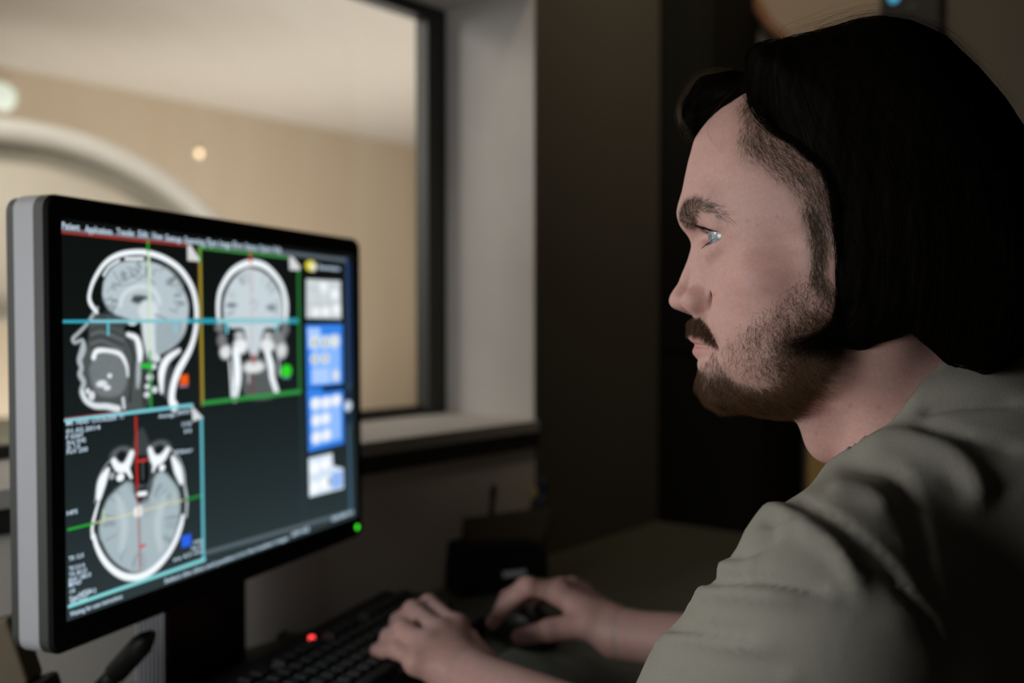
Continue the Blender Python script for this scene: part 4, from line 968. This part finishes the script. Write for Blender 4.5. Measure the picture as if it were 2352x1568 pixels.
def skin_material():
    m=bpy.data.materials.new('skin'); m.use_nodes=True; nt=m.node_tree; p=nt.nodes['Principled BSDF']
    a=nt.nodes.new('ShaderNodeAttribute'); a.attribute_name='tint'
    tc=nt.nodes.new('ShaderNodeTexCoord'); n=nt.nodes.new('ShaderNodeTexNoise'); n.inputs['Scale'].default_value=420; n.inputs['Detail'].default_value=3
    nt.links.new(tc.outputs['Object'],n.inputs['Vector'])
    r=nt.nodes.new('ShaderNodeMapRange'); r.inputs[3].default_value=.86; r.inputs[4].default_value=1.12; nt.links.new(n.outputs['Fac'],r.inputs[0])
    v=nt.nodes.new('ShaderNodeVectorMath'); v.operation='SCALE'; nt.links.new(a.outputs['Color'],v.inputs[0]); nt.links.new(r.outputs[0],v.inputs['Scale'])
    nt.links.new(v.outputs[0],p.inputs['Base Color'])
    p.inputs['Roughness'].default_value=.52; p.inputs['Specular IOR Level'].default_value=.35
    p.inputs['Subsurface Weight'].default_value=.35; p.inputs['Subsurface Radius'].default_value=(1.0,.35,.2); p.inputs['Subsurface Scale'].default_value=.004
    n2=nt.nodes.new('ShaderNodeTexVoronoi'); n2.inputs['Scale'].default_value=900; nt.links.new(tc.outputs['Object'],n2.inputs['Vector'])
    b=nt.nodes.new('ShaderNodeBump'); b.inputs['Strength'].default_value=.14; b.inputs['Distance'].default_value=.0003
    nt.links.new(n2.outputs['Distance'],b.inputs['Height']); nt.links.new(b.outputs[0],p.inputs['Normal']); return m

# ---- hair strands as thin three-sided tubes in one mesh
def strands_mesh(name,paths,r0,mat_,parent,rt=.25):
    """paths: N x S x 3"""
    N,S,_=paths.shape; t=np.gradient(paths,axis=1); t/=np.maximum(np.linalg.norm(t,axis=2,keepdims=True),1e-9)
    ref=np.array([.31,.52,.79]); u=np.cross(t,ref); u/=np.maximum(np.linalg.norm(u,axis=2,keepdims=True),1e-9); w=np.cross(t,u)
    k=np.linspace(1,rt,S)[None,:,None]*np.asarray(r0).reshape(-1,1,1)
    rings=np.stack([paths+k*(math.cos(a)*u+math.sin(a)*w) for a in (0,2.094,4.189)],2)      # N S 3 3
    V=rings.reshape(-1,3); i=np.arange(N)[:,None,None]*S*3+np.arange(S-1)[None,:,None]*3; j=np.arange(3)[None,None]; j2=(j+1)%3
    F4=np.stack([i+j,i+j2,i+3+j2,i+3+j],-1).reshape(-1,4)
    me=np_mesh(name,V,F4); o=link_mesh(name,me,mat_,parent); return o
def hair_mat(name,c,rough=.45,spec=.3):
    m=bpy.data.materials.new(name); m.use_nodes=True; nt=m.node_tree; p=nt.nodes['Principled BSDF']
    n=nt.nodes.new('ShaderNodeTexNoise'); n.inputs['Scale'].default_value=160; tc=nt.nodes.new('ShaderNodeTexCoord'); nt.links.new(tc.outputs['Object'],n.inputs['Vector'])
    r=nt.nodes.new('ShaderNodeMapRange'); r.inputs[3].default_value=.4; r.inputs[4].default_value=1.7; nt.links.new(n.outputs['Fac'],r.inputs[0])
    v=nt.nodes.new('ShaderNodeVectorMath'); v.operation='SCALE'; v.inputs[0].default_value=c; nt.links.new(r.outputs[0],v.inputs['Scale']); nt.links.new(v.outputs[0],p.inputs['Base Color'])
    p.inputs['Roughness'].default_value=rough; p.inputs['Specular IOR Level'].default_value=spec; return m

# direction field in photo pixels for the near side, mirrored for the far side
def grow(Vh,Nh,Fh,polyg,count,dirfn,length,curl,lift,seed,S=6,dens=None,soft=0):
    """root hairs on head faces inside a photo-space polygon; returns paths in head mm"""
    rs=np.random.RandomState(seed); C=Vh[Fh].mean(1); Nf=Nh[Fh].mean(1); Nf/=np.linalg.norm(Nf,axis=1)[:,None]
    Cm=C.copy(); Cm[:,1]=np.abs(Cm[:,1]); px=proj(h2w(Cm)); w=in_poly(px,polyg).astype(float); w*=(C[:,0]>-30)
    if dens is not None: w*=dens(px,Cm)
    area=np.linalg.norm(np.cross(Vh[Fh[:,2]]-Vh[Fh[:,0]],Vh[Fh[:,3]]-Vh[Fh[:,1]]),axis=1)*.5; w*=area
    if w.sum()<=0: print('no roots',seed); return np.zeros((0,S,3))
    if soft: w*=1/(1+np.exp(np.clip((poly_sd(px,polyg)+soft)/(soft*.45),-30,30)))
    idx=rs.choice(len(C),count,p=w/w.sum()); f=Fh[idx]; b=rs.rand(count,2)
    R=(Vh[f[:,0]]*((1-b[:,:1])*(1-b[:,1:]))+Vh[f[:,1]]*(b[:,:1]*(1-b[:,1:]))+Vh[f[:,2]]*(b[:,:1]*b[:,1:])+Vh[f[:,3]]*((1-b[:,:1])*b[:,1:]))
    n=Nf[idx]; p=px[idx]; d2=dirfn(p,rs)                              # N x 2 photo direction (x right, y down)
    # photo x right = -a (back), y down = -b ; mirrored on the far side
    D=np.stack([-d2[:,0],np.zeros(count),-d2[:,1]],1); D-=n*(D*n).sum(1)[:,None]; D/=np.maximum(np.linalg.norm(D,axis=1),1e-6)[:,None]
    side=np.cross(n,D); L=length(p,rs)[:,None]; ph=rs.rand(count,1)*6.28; cr=(rs.randn(count,1)*curl); lf=lift*(.5+rs.rand(count,1))
    out=[]
    for k in range(S):
        t=k/(S-1); q=R+D*L*t*(1-.12*t)+n*(L*lf*t*(1-.55*t)-.15)+side*L*(cr*t*t+.07*np.sin(ph+t*5)*t)
        out.append(q)
    return np.stack(out,1)
def const_dir(dx,dy,jit=.35):
    def f(p,rs): a=math.atan2(dy,dx)+rs.randn(len(p))*jit; return np.stack([np.cos(a),np.sin(a)],1)
    return f
def interp_dir(samples,jit):
    """samples: (x,y,dx,dy) inverse-distance blended"""
    Sm=np.array(samples,float)
    def f(p,rs):
        w=1/((p[:,None,0]-Sm[None,:,0])**2+(p[:,None,1]-Sm[None,:,1])**2+400); d=(w[...,None]*(Sm[None,:,2:]/np.linalg.norm(Sm[:,2:],axis=1)[None,:,None])).sum(1)
        a=np.arctan2(d[:,1],d[:,0])+rs.randn(len(p))*jit; return np.stack([np.cos(a),np.sin(a)],1)
    return f
def lenf(a,b): return lambda p,rs: rs.uniform(a,b,len(p))

# ---- scalp hair volume (head mm)
HS=[(1717,237),(1716,170),(1725,140),(1748,117),(1805,97),(1863,79),(1920,62),(1970,50),(2016,44),(2092,58),(2169,93),(2245,165),(2303,232),(2352,306),(2385,400),(2410,540),(2400,680),(2340,800),(2260,850),(2185,835),(2146,800),(2098,765),(2019,785),(1987,802),(1936,803),(1918,808)]
FACEEDGE=[(1500,120),(1712,120),(1712,246),(1737,288),(1792,339),(1832,368),(1876,397),(1898,450),(1913,515),(1922,574),(1924,660),(1923,701),(1906,753),(1880,782),(1800,786),(1800,830),(1870,836),(1925,815),(1960,990),(1500,990)]
def hair_sdf_maker():
    hp=np.array([px2h(x,y,float(np.interp(x,[1720,1900],[14,42])) if (y<320 or x>2200) else 82)[[0,2]] for x,y in HS]); fe=np.array([px2h(x,y,72 if y>300 else (66 if y>200 else 45))[[0,2]] for x,y in FACEEDGE])
    R=48.0
    def f(P):
        q=P[:,[0,2]]; c=np.abs(P[:,1]); dp=poly_sd(q,hp)
        # rounded only at the outer silhouette: the front and lower edges stay thin
        frontness=1/(1+np.exp(-(P[:,0]-20-np.clip(P[:,2]-60,-200,0)*.0)/12.)); low=1/(1+np.exp((P[:,2]+5)/14.))
        Rl=R*(1-.75*np.clip(low,0,1)); W=91-(15-5*np.clip((P[:,2]-30)/30,0,1))*np.clip((P[:,0]+50)/65,0,1)**1.2-np.clip((-P[:,2]-20)/40,0,1)*8-4*np.clip((P[:,2]-60)/90,0,1)*np.clip((P[:,0])/60,0,1)
        u=dp+Rl; v=c-W+Rl; d=np.minimum(np.maximum(u,v),0)+np.hypot(np.maximum(u,0),np.maximum(v,0))-Rl
        d=smax(d,-poly_sd(q,fe),3)
        # quiff curling over the forehead
        A=[px2h(1735,220,12),px2h(1680,212,10),px2h(1632,218,6),px2h(1602,250,3),px2h(1591,290,0),px2h(1596,322,0)]
        e=chain(np.stack([P[:,0],c*.55,P[:,2]],1),[np.array([a[0],0,a[2]]) for a in A],[13,13,11.5,8.5,5.5,2],6)
        B=[px2h(1735,215,0),px2h(1680,240,0),px2h(1640,270,0),px2h(1600,305,0)]
        e=smin(e,chain(np.stack([P[:,0],c*.35,P[:,2]],1),[np.array([a[0],0,a[2]]) for a in B],[10,8,5,1.5],6),6)
        return smin(d,e,6)
    return f
def comb_field(H):
    """downward flow of the combed hair at points H (head mm)"""
    a,c,b=H[:,0],H[:,1],H[:,2]
    d=np.stack([-(b-20)*.35/60-.15, np.sign(c)*np.clip((90-np.abs(c))/90,0,1)*.9, -np.clip(np.abs(c)/60,0.15,1.2)],1)
    fr=np.clip((a-10)/50,0,1)[:,None]; d=d*(1-fr)+np.array([.9,0,-.35])*fr
    low=np.clip((-b-25)/25,0,1)[:,None]*np.clip((a+40)/30,0,1)[:,None]; d=d*(1-low)+np.array([1.0,0,-.35])*low
    return d/np.linalg.norm(d,axis=1)[:,None]

def shirt_folds(V,N):
    """creases and ridges: photo polylines placed on the nearest surface, displaced along the normal"""
    px=proj(V); view=CAM-V; facing=(N*view).sum(1)>0; dep=V[:,1]; D=np.zeros(len(V)); 
    facing&=(dep<.78)
    def line(L,wd,amp,asym=0):
        nonlocal D
        L=spline(np.array(L,float),6); best=np.full(len(V),1e9); sg=np.zeros(len(V)); tt=np.zeros(len(V)); n=len(L)-1
        for i in range(n):
            a=L[i]; b=L[i+1]; ab=b-a; t=np.clip(((px-a)@ab)/(ab@ab+1e-9),0,1); q=px-a-t[:,None]*ab; d=np.hypot(q[:,0],q[:,1]); m=d<best
            best[m]=d[m]; sg[m]=np.sign(ab[0]*q[m,1]-ab[1]*q[m,0]); tt[m]=(i+t[m])/n
        env=np.clip(np.minimum(tt,1-tt)*5+.15,0,1); s=best/wd
        g=np.exp(-s*s)
        if asym: g=g+asym*sg*s*np.exp(-s*s*.5)*.6
        D+=np.where(facing,amp*g*env,0)
    # grooves
    line([(1622,1349),(1698,1336),(1783,1338),(1847,1350),(1903,1362)],12,-.0050,-.9)
    line([(1640,1290),(1700,1276),(1753,1254),(1790,1228)],10,-.0035,-.6)
    line([(1520,1446),(1592,1448),(1650,1456),(1740,1462)],9,-.0040,-.8)
    line([(1783,1139),(1830,1149),(1890,1175),(1945,1217),(1996,1260),(2039,1305),(2081,1362),(2133,1422),(2200,1568)],13,-.0032,.5)
    line([(1825,1150),(1870,1160),(1890,1180)],18,-.0020)
    line([(1925,1066),(1996,1066),(2055,1085),(2088,1138),(2120,1249),(2160,1400)],20,-.0042,.4)
    line([(2095,974),(2188,992),(2252,1015),(2352,1030)],16,-.0042,.5)
    line([(2110,950),(2188,930),(2352,922)],14,-.0040,-.4)
    line([(1760,1215),(1800,1196),(1850,1206)],12,-.0030)
    # ridges
    line([(1690,1235),(1771,1180),(1826,1196),(1881,1230),(1924,1268),(1960,1320),(1985,1365)],22,.0060)
    line([(1700,1270),(1760,1225),(1830,1215),(1880,1250)],12,.0020)
    line([(1715,1330),(1733,1275)],6,.0016); line([(1600,1300),(1640,1300),(1700,1300)],24,.0035)
    line([(1560,1395),(1600,1365),(1700,1362),(1850,1380)],22,.0050)
    line([(1630,1440),(1646,1392)],6,.0014); line([(1520,1470),(1600,1468),(1800,1490)],18,.0030)
    line([(1960,1040),(2060,1010),(2180,1040),(2240,1110),(2230,1180)],30,.0060)
    line([(2020,985),(2080,935),(2110,900),(2140,850)],9,.0022)
    line([(1900,1120),(1990,1130),(2050,1180)],22,.0035)
    rs=np.random.RandomState(8)
    for _ in range(26):
        x=rs.uniform(1500,2340); y=rs.uniform(1080,1568); L=rs.uniform(50,150); th=rs.uniform(-.5,.9)
        line([(x,y),(x+L*math.cos(th)*.5,y+L*math.sin(th)*.5+rs.uniform(-8,8)),(x+L*math.cos(th),y+L*math.sin(th))],rs.uniform(9,20),rs.uniform(-.0012,.0014))
    return D
COLLAR_N=np.array([.81,0,.58])                                         # head frame normal of the neckline plane
def shirt_sdf(P):
    d=cap(P,(.292,.618,1.045),(.352,.608,.86),.072,.112)
    d=smin(d,cap(P,(.352,.608,.86),PEL+np.array([0,0,.02]),.116,.150),.06)
    d=smin(d,ell(P,(.365,.612,.985),(.12,.105,.10)),.05)                # upper back
    d=smin(d,cap(P,(.262,.610,1.020),SHL+np.array([.006,.004,.004]),.062,.056),.045)
    d=smin(d,cap(P,(.300,.650,1.010),SHR,.062,.056),.045)
    d=smin(d,cap(P,(.345,.62,.93),SHL+np.array([.02,.03,-.03]),.08,.050),.05)
    d=smin(d,chain(P,[SHL,SHL*.5+ELL_*.5+np.array([-.006,.004,.0]),ELL_],[.058,.068,.066]),.025)
    d=smin(d,chain(P,[SHR,SHR*.35+ELR*.65],[.060,.062]),.025)
    # arm openings
    aL=(ELL_-SHL)/np.linalg.norm(ELL_-SHL); d=smax(d,np.where(np.linalg.norm(P-ELL_,axis=1)<.12,(P-(ELL_+aL*.01))@aL,-1),.004)
    # neck opening
    H=w2h(P); ax=cap(H,(-35,0,-40),(-95,0,-190),1,1)/1000.
    fr=(H-np.array([-28.,0,-112.]))@COLLAR_N/1000.
    neck=head_neck(H)/1000.
    d=smax(d,-np.maximum(ax-.088,-(fr)),.003)
    d=smax(d,-(neck+.006),.002)
    return d
def head_neck(H):
    H=H.copy(); H[:,1]=np.abs(H[:,1])
    d=cap(H,(-30,0,-25),(-68,0,-120),50,54); d=smin(d,cap(H,(-68,0,-120),(-95,0,-190),54,60),20); d=smin(d,cap(H,(-34,52,-30),(-22,22,-150),13,12),26); return d

def person():
    parts,(Vh,Fh)=build_skin(); Vs=[];Fs=[];n=0
    for V,F_ in parts: Vs.append(V); Fs.append(F_+n); n+=len(V)
    V=np.concatenate(Vs); Fq=np.concatenate(Fs)
    root=empty('person',(PEL[0],PEL[1],0),'bearded man with dark chin-length hair in a grey-green short-sleeved top, typing and using a mouse','person')
    inv=Matrix.Translation((-PEL[0],-PEL[1],0)); off=np.array([PEL[0],PEL[1],0])
    def L(o): o.parent=root; o.matrix_parent_inverse=inv; return o
    me=np_mesh('body',V,Fq); col=shade_skin(V,len(Vh)); at=me.attributes.new('tint','FLOAT_COLOR','POINT')
    at.data.foreach_set('color',np.concatenate([col,np.ones((len(V),1))],1).astype(np.float32).ravel())
    body=L(link_mesh('body',me,skin_material()))
    # eyes
    gaze=np.array([.95,.14,-.10]); gaze/=np.linalg.norm(gaze)
    for s in (1,-1):
        c=h2w(EYE*np.array([1,s,1])); g=gaze[0]*HF+gaze[1]*HL+gaze[2]*UP
        m=MB(); pr=[]
        for i in range(25):
            a=math.pi*(i+.35)/25.7; pr.append((.01245*math.sin(a),-.01245*math.cos(a)))
        m.lathe(pr,c,g,40); sc=mat('sclera',(.36,.38,.40),.2,noise=(200,.04),coat=.2); o=L(m.build('eye',sc,smooth=True))
        m=MB(); m.lathe([(.0062,.01098),(.0045,.0119),(.0022,.01262),(.0,.0128)],c,g,32); i_=m.build('iris',mat('blue_grey_iris',(.10,.17,.21),.08,noise=(700,.5),coat=.8),smooth=True); i_.parent=o
        m=MB(); m.lathe([(.0,.01295),(.0020,.0128)],c,g,24); i_=m.build('pupil',mat('pupil_black',(.005,.005,.005),.1),smooth=True); i_.parent=o
    Nh=vnormals(Vh,Fh)
    if (Nh*(Vh-np.array([0,0,0]))).sum(1).mean()<0: Nh=-Nh
    # facial hair
    M_beard=hair_mat('beard_hair',(.085,.040,.016),.5,.25); M_dark=hair_mat('dark_hair',(.0035,.0025,.0015),.55,.02); M_fade=hair_mat('short_side_hair',(.060,.036,.018),.5,.25); M_brow=hair_mat('brow_hair',(.032,.020,.012),.5,.2)
    cheekdir=interp_dir([(1700,780,-.2,1),(1660,830,-.25,1),(1800,700,-.1,1),(1880,640,-.1,1),(1850,760,.1,1),(1900,760,.5,.8),(1780,860,.5,.9),(1700,870,.2,1),(1880,840,.9,.5),(1800,930,1,.25)],.55)
    chindir=interp_dir([(1600,860,-.25,1),(1610,920,.0,1),(1640,900,.1,1),(1660,950,.4,.9),(1720,940,.8,.6),(1720,890,.45,.9),(1800,930,1,.25),(1880,840,.9,.45),(1850,900,1,.3)],.38)
    def dchk(px,C):
        return np.clip((px[:,0]-1640)/230,.06,1)*np.clip((px[:,1]-600)/160,.12,1)
    B=[grow(Vh,Nh,Fh,CHIN,15000,chindir,lenf(7,14),.24,.42,1,soft=8),
       grow(Vh,Nh,Fh,CHEEK,4600,cheekdir,lenf(4,8),.34,.28,2,dens=dchk,soft=14),
       grow(Vh,Nh,Fh,JAWBACK,6000,cheekdir,lenf(6,13),.36,.34,3,soft=14,dens=lambda px,C:np.clip((px[:,0]-1760)/130,.05,1)*np.clip((px[:,1]-690)/120,.1,1)),
       grow(Vh,Nh,Fh,[(1835,930),(1900,860),(1960,815),(1975,830),(1930,900),(1900,1000),(1850,990)],1200,const_dir(.3,1,.7),lenf(.5,1.3),.1,.5,4),
       grow(Vh,Nh,Fh,[(1618,835),(1640,800),(1660,842),(1640,855)],260,const_dir(.0,1,.4),lenf(4,7),.2,.3,12)]
    bd=L(strands_mesh('beard',h2w(np.concatenate(B)),np.full(sum(len(b) for b in B),.000066),M_beard,None)); bd['kind']='stuff'
    mp=grow(Vh,Nh,Fh,MUST,5600,interp_dir([(1565,755,-1,.7),(1590,745,-.7,1),(1620,760,-.1,1),(1645,800,.25,1)],.25),lenf(3.5,6),.15,.42,5)
    ms=L(strands_mesh('moustache',h2w(mp),np.full(len(mp),.000060),M_beard,None)); ms['kind']='stuff'
    bp=grow(Vh,Nh,Fh,BROW,2300,interp_dir([(1570,515,.25,-1),(1568,490,.35,-1),(1590,470,.9,-.5),(1620,470,1,.1),(1650,485,1,.5),(1670,500,1,.7)],.24),lenf(4,8),.12,.20,6,dens=lambda px,C:np.clip((1690-px[:,0])/70,.12,1)**1.4)
    eb=L(strands_mesh('eyebrows',h2w(bp),np.full(len(bp),.000060),M_brow,None)); eb['kind']='stuff'
    fp=[grow(Vh,Nh,Fh,TEMPLE,8500,interp_dir([(1700,300,-.35,1),(1730,300,.2,1),(1720,350,.7,.7),(1780,370,.75,.7),(1850,430,.5,.9),(1880,500,.15,1),(1870,560,.0,1),(1900,480,.3,1)],.18),lenf(4,9),.12,.20,7,soft=16),
        grow(Vh,Nh,Fh,BURN,2600,interp_dir([(1870,500,.1,1),(1880,600,-.05,1),(1880,680,.1,1)],.22),lenf(4,8),.14,.22,8,soft=9)]
    sf=L(strands_mesh('short_side_hair',h2w(np.concatenate(fp)),np.full(sum(len(b) for b in fp),.000052),M_fade,None)); sf['kind']='stuff'
    # lashes
    rs=np.random.RandomState(4); lp=[]
    for s in (1,-1):
        for up,n_,ln in ((1,130,10.0),(0,70,6.0)):
            for i in range(n_):
                az=math.radians(rs.uniform(-48,72)); el=math.radians((21 if up else -22)*math.cos((az-math.radians(12))*1.25)); e=np.array([math.cos(az)*math.cos(el),math.sin(az)*math.cos(el),math.sin(el)])
                r0=EYE+e*14.3; out=e*.55+np.array([.75,.05,-.12 if up else -.62]); out/=np.linalg.norm(out); l_=ln*rs.uniform(.6,1)
                sd=np.array([0,rs.randn()*.12,0]); P_=[]
                for k in range(6):
                    t=k/5.; P_.append((r0+out*l_*t+np.array([0,0,(-.10 if up else .05)*l_*t+(.30 if up else -.1)*l_*t*t])+sd*l_*t)*np.array([1,s,1]))
                lp.append(P_)
    el=L(strands_mesh('eyelashes',h2w(np.array(lp)),np.full(len(lp),.00010),M_dark,None)); el['kind']='stuff'
    # scalp hair: a combed volume with strands over it
    hs=hair_sdf_maker(); Vr,Fr=surface_nets(hs,(-140,-104,-90),(118,104,172),2.0); Vr=relax(Vr,Fr,2,.5); Nr=vnormals(Vr,Fr)
    if (Nr*(Vr-np.array([-10,0,40]))).sum(1).mean()<0: Nr=-Nr
    g=np.sin(Vr[:,0]*.9+Vr[:,2]*.15)*.35+np.sin(Vr[:,0]*.41+2)*.5; 
    hair=L(link_mesh('hair',np_mesh('hair',h2w(Vr+Nr*(g*.5)[:,None]),Fr),M_dark))
    rs=np.random.RandomState(9); nS=16000; idx=rs.choice(len(Vr),nS); S=10; p=Vr[idx]+rs.randn(nS,3)*.6; path=[p.copy()]; step=rs.uniform(2.0,5.5,(nS,1)); 
    for k in range(S-1):
        q=path[-1]; n=(hs(q+np.array([.8,0,0]))-hs(q-np.array([.8,0,0])),hs(q+np.array([0,.8,0]))-hs(q-np.array([0,.8,0])),hs(q+np.array([0,0,.8]))-hs(q-np.array([0,0,.8])))
        n=np.stack(n,1); n/=np.maximum(np.linalg.norm(n,axis=1),1e-6)[:,None]; t=comb_field(q); t=t-n*(t*n).sum(1)[:,None]; t/=np.maximum(np.linalg.norm(t,axis=1),1e-6)[:,None]
        q=q+t*step; dd=hs(q); q=q-n*(dd-(.5+.8*rs.rand(nS)))[:,None]*.8; path.append(q)
    P_=np.stack(path,1); 
    # strands that drift in front of the face edge are dropped
    tip=P_[:,-1]; tm=tip.copy(); tm[:,1]=np.abs(tm[:,1]); okk=np.abs(hs(tip))<4
    st=strands_mesh('hair_strands',h2w(P_[okk]),np.full(okk.sum(),.00009),M_dark,hair); st['kind']='stuff'; st.matrix_parent_inverse=Matrix.Identity(4)
    # flyaway hairs along the crown, at the quiff and at the jaw
    fl=[]
    def fly(L0,n_,jit,c0=0,cj=25,lenr=(.3,1.0),cs=0):
        L0=spline(np.array([list(q) for q in L0],float),6)
        for i in range(n_):
            a=rs.randint(0,max(1,len(L0)-8)); b=min(len(L0)-1,a+rs.randint(6,max(8,int(len(L0)*lenr[1])))); sub=L0[np.linspace(a,b,8).astype(int)].copy()
            dx,dy=rs.randn(2)*jit; bow=abs(rs.randn())*jit*1.6; cc=c0+rs.randn()*cj
            P3=[]
            for k,(x,y) in enumerate(sub):
                t=k/7.; P3.append(px2h(x+dx*t,y+dy*t-bow*math.sin(math.pi*t)*.6,cs)+np.array([0,cc,0]))
            fl.append(P3)
    fly([(1740,135),(1800,105),(1870,80),(1940,58),(2016,42),(2092,55),(2170,90),(2245,160)],300,7,0,14,cs=38)
    fly([(2170,95),(2245,165),(2303,232),(2340,300)],60,6,0,14,cs=38)
    fly([(1700,172),(1650,168),(1600,190),(1572,230),(1562,270),(1578,305),(1596,322)],340,8,0,6)
    fly([(1690,185),(1640,180),(1595,205),(1580,240),(1570,275),(1580,300),(1592,318)],300,6,0,8)
    eg=[]
    Le=spline(np.array([(1712,215),(1730,262),(1772,305),(1812,330),(1850,360),(1885,392),(1903,446),(1915,513),(1922,574),(1925,660),(1921,705),(1905,752)],float),8)
    for i in range(900):
        a=rs.randint(0,len(Le)-14); b=min(len(Le)-1,a+rs.randint(10,26)); sub=Le[np.linspace(a,b,8).astype(int)].copy(); o1,o2=rs.randn(2)*7+6; cc=(70 if sub[0,1]>330 else 60)+rs.rand()*7
        eg.append([px2h(x+(o1*(1-k/7.)+o2*k/7.),y-(o1+o2)*.25,cc+k*.6) for k,(x,y) in enumerate(sub)])
    eg=np.array(eg)
    for k in range(8):
        q=eg[:,k]; need=np.clip(1.0+2*rs.rand(len(q))-head_sdf(q),0,None); q[:,1]+=need*1.2; eg[:,k]=q
    ew=L(strands_mesh('edge_wisps',h2w(eg),np.full(len(eg),.00007),M_dark,None)); ew['kind']='stuff'
    # forelock hairs on the temple
    fly([(1712,240),(1690,262),(1660,300),(1650,330),(1662,360),(1690,385)],10,5,52,1)
    ff=L(strands_mesh('flyaway_hairs',h2w(np.array(fl)),np.full(len(fl),.00004),M_fade,None)); ff['kind']='stuff'
    # jaw-length tips curling forward over the beard
    tips=[]
    for i in range(1000):
        c=66+rs.rand()*13; x0=1930+rs.rand()*45; y0=690+rs.randn()*18; u=rs.rand()**1.3
        ex=1925-u*140+rs.randn()*10; ey=822-24*u+rs.randn()*14-abs(rs.randn())*3; mx=1918+rs.randn()*8+(1-u)*25; my=775+rs.randn()*8
        P0=px2h(x0,y0,c); P1=px2h(mx,my,c-2); P2=px2h(ex,ey,c-3-9*u); T_=[]
        for k in range(8):
            t=k/7.; T_.append(P0*(1-t)**2+2*P1*t*(1-t)+P2*t*t)
        tips.append(T_)
    tp=np.array(tips)
    # keep them just outside the cheek
    for k in range(8):
        q=tp[:,k]; sd=head_sdf(q); need=np.clip(1.5+2.5*rs.rand(len(q))-sd,0,None); q[:,1]+=need*1.25; tp[:,k]=q
    jl=strands_mesh('jaw_length_tips',h2w(tp),np.full(len(tp),.00007),M_dark,hair); jl['kind']='stuff'; jl.matrix_parent_inverse=Matrix.Identity(4)
    # clothes
    V2,F2=surface_nets(shirt_sdf,(-.02,.30,.40),(.64,1.02,1.16),.0042); V2=relax(V2,F2,1,.4); N2=vnormals(V2,F2)
    if (N2*(V2-np.array([.33,.58,.85]))).sum(1).mean()<0: N2=-N2
    V2=V2+N2*shirt_folds(V2,N2)[:,None]
    sm=mat('sage_cotton',(.245,.230,.198),.9,spec=.15,noise=(900,.14),bump=(1600,.35))
    L(link_mesh('top',np_mesh('top',V2,F2),sm))
    V3,F3=surface_nets(lambda P:smin(legs_sdf_wide(P),cap(P,PEL+np.array([0,0,.0]),PEL+np.array([0,0,-.03]),.158,.15),.03),(-.2,.2,.02),(.75,1.15,.72),.012)
    L(link_mesh('trousers',np_mesh('trousers',V3,F3),mat('sage_trousers',(.30,.30,.25),.9)))
    for s in (1,-1):
        hip=PEL+BL*.09*s+np.array([0,0,-.01]); an=hip+BF*.45+np.array([0,0,-.42]); toe=an+BF*.19+np.array([0,0,-.045])
        V4,F4=surface_nets(lambda P:smax(cap(P,an+np.array([0,0,-.035]),toe,.046,.040),-(P[:,2]-.002),.004),an-.3,an+.3,.006); L(link_mesh('shoe',np_mesh('shoe',V4,F4),M['black']))
def legs_sdf_wide(P):
    d=None
    for s in (1,-1):
        hip=PEL+BL*.09*s+np.array([0,0,-.01]); kn=hip+BF*.43+np.array([0,0,.01]); an=kn+BF*.02+np.array([0,0,-.36])
        e=smin(cap(P,hip,kn,.100,.076),cap(P,kn,an,.075,.062),.04); d=e if d is None else np.minimum(d,e)
    return d
person()
def chair():
    c=PEL-BF*.02; root=empty('office_chair',(c[0],c[1],0),'black swivel office chair the man sits on','chair')
    inv=root.matrix_basis.inverted(); R=frame_R(BF,UP)
    def L(o): o.parent=root; o.matrix_parent_inverse=inv; return o
    m=MB(); m.box((c[0],c[1],.315),(.46,.46,.07),R); L(m.build('seat',M['black'],bevel=.025,seg=4))
    b=c-BF*.23; m=MB(); m.box((b[0],b[1],.60),(.05,.42,.34),R); L(m.build('backrest',M['black'],bevel=.02,seg=4))
    m=MB(); m.tube([(c[0],c[1],.08),(c[0],c[1],.285)],.025,16); L(m.build('column',M['dark_grey'],smooth=True))
    for i in range(5):
        a=2*math.pi*i/5+.3; e=(c[0]+.27*math.cos(a),c[1]+.27*math.sin(a)); m=MB(); m.tube([(c[0],c[1],.09),(e[0],e[1],.065)],[.022,.016],10); lg=L(m.build('leg',M['black'],smooth=True))
        m=MB(); m.lathe([(0,-.012),(.026,-.012),(.028,0),(.026,.012),(0,.012)],(e[0],e[1],.0285),(math.sin(a),-math.cos(a),0),20); w=m.build('caster',M['black'],smooth=True); w.parent=lg
chair()
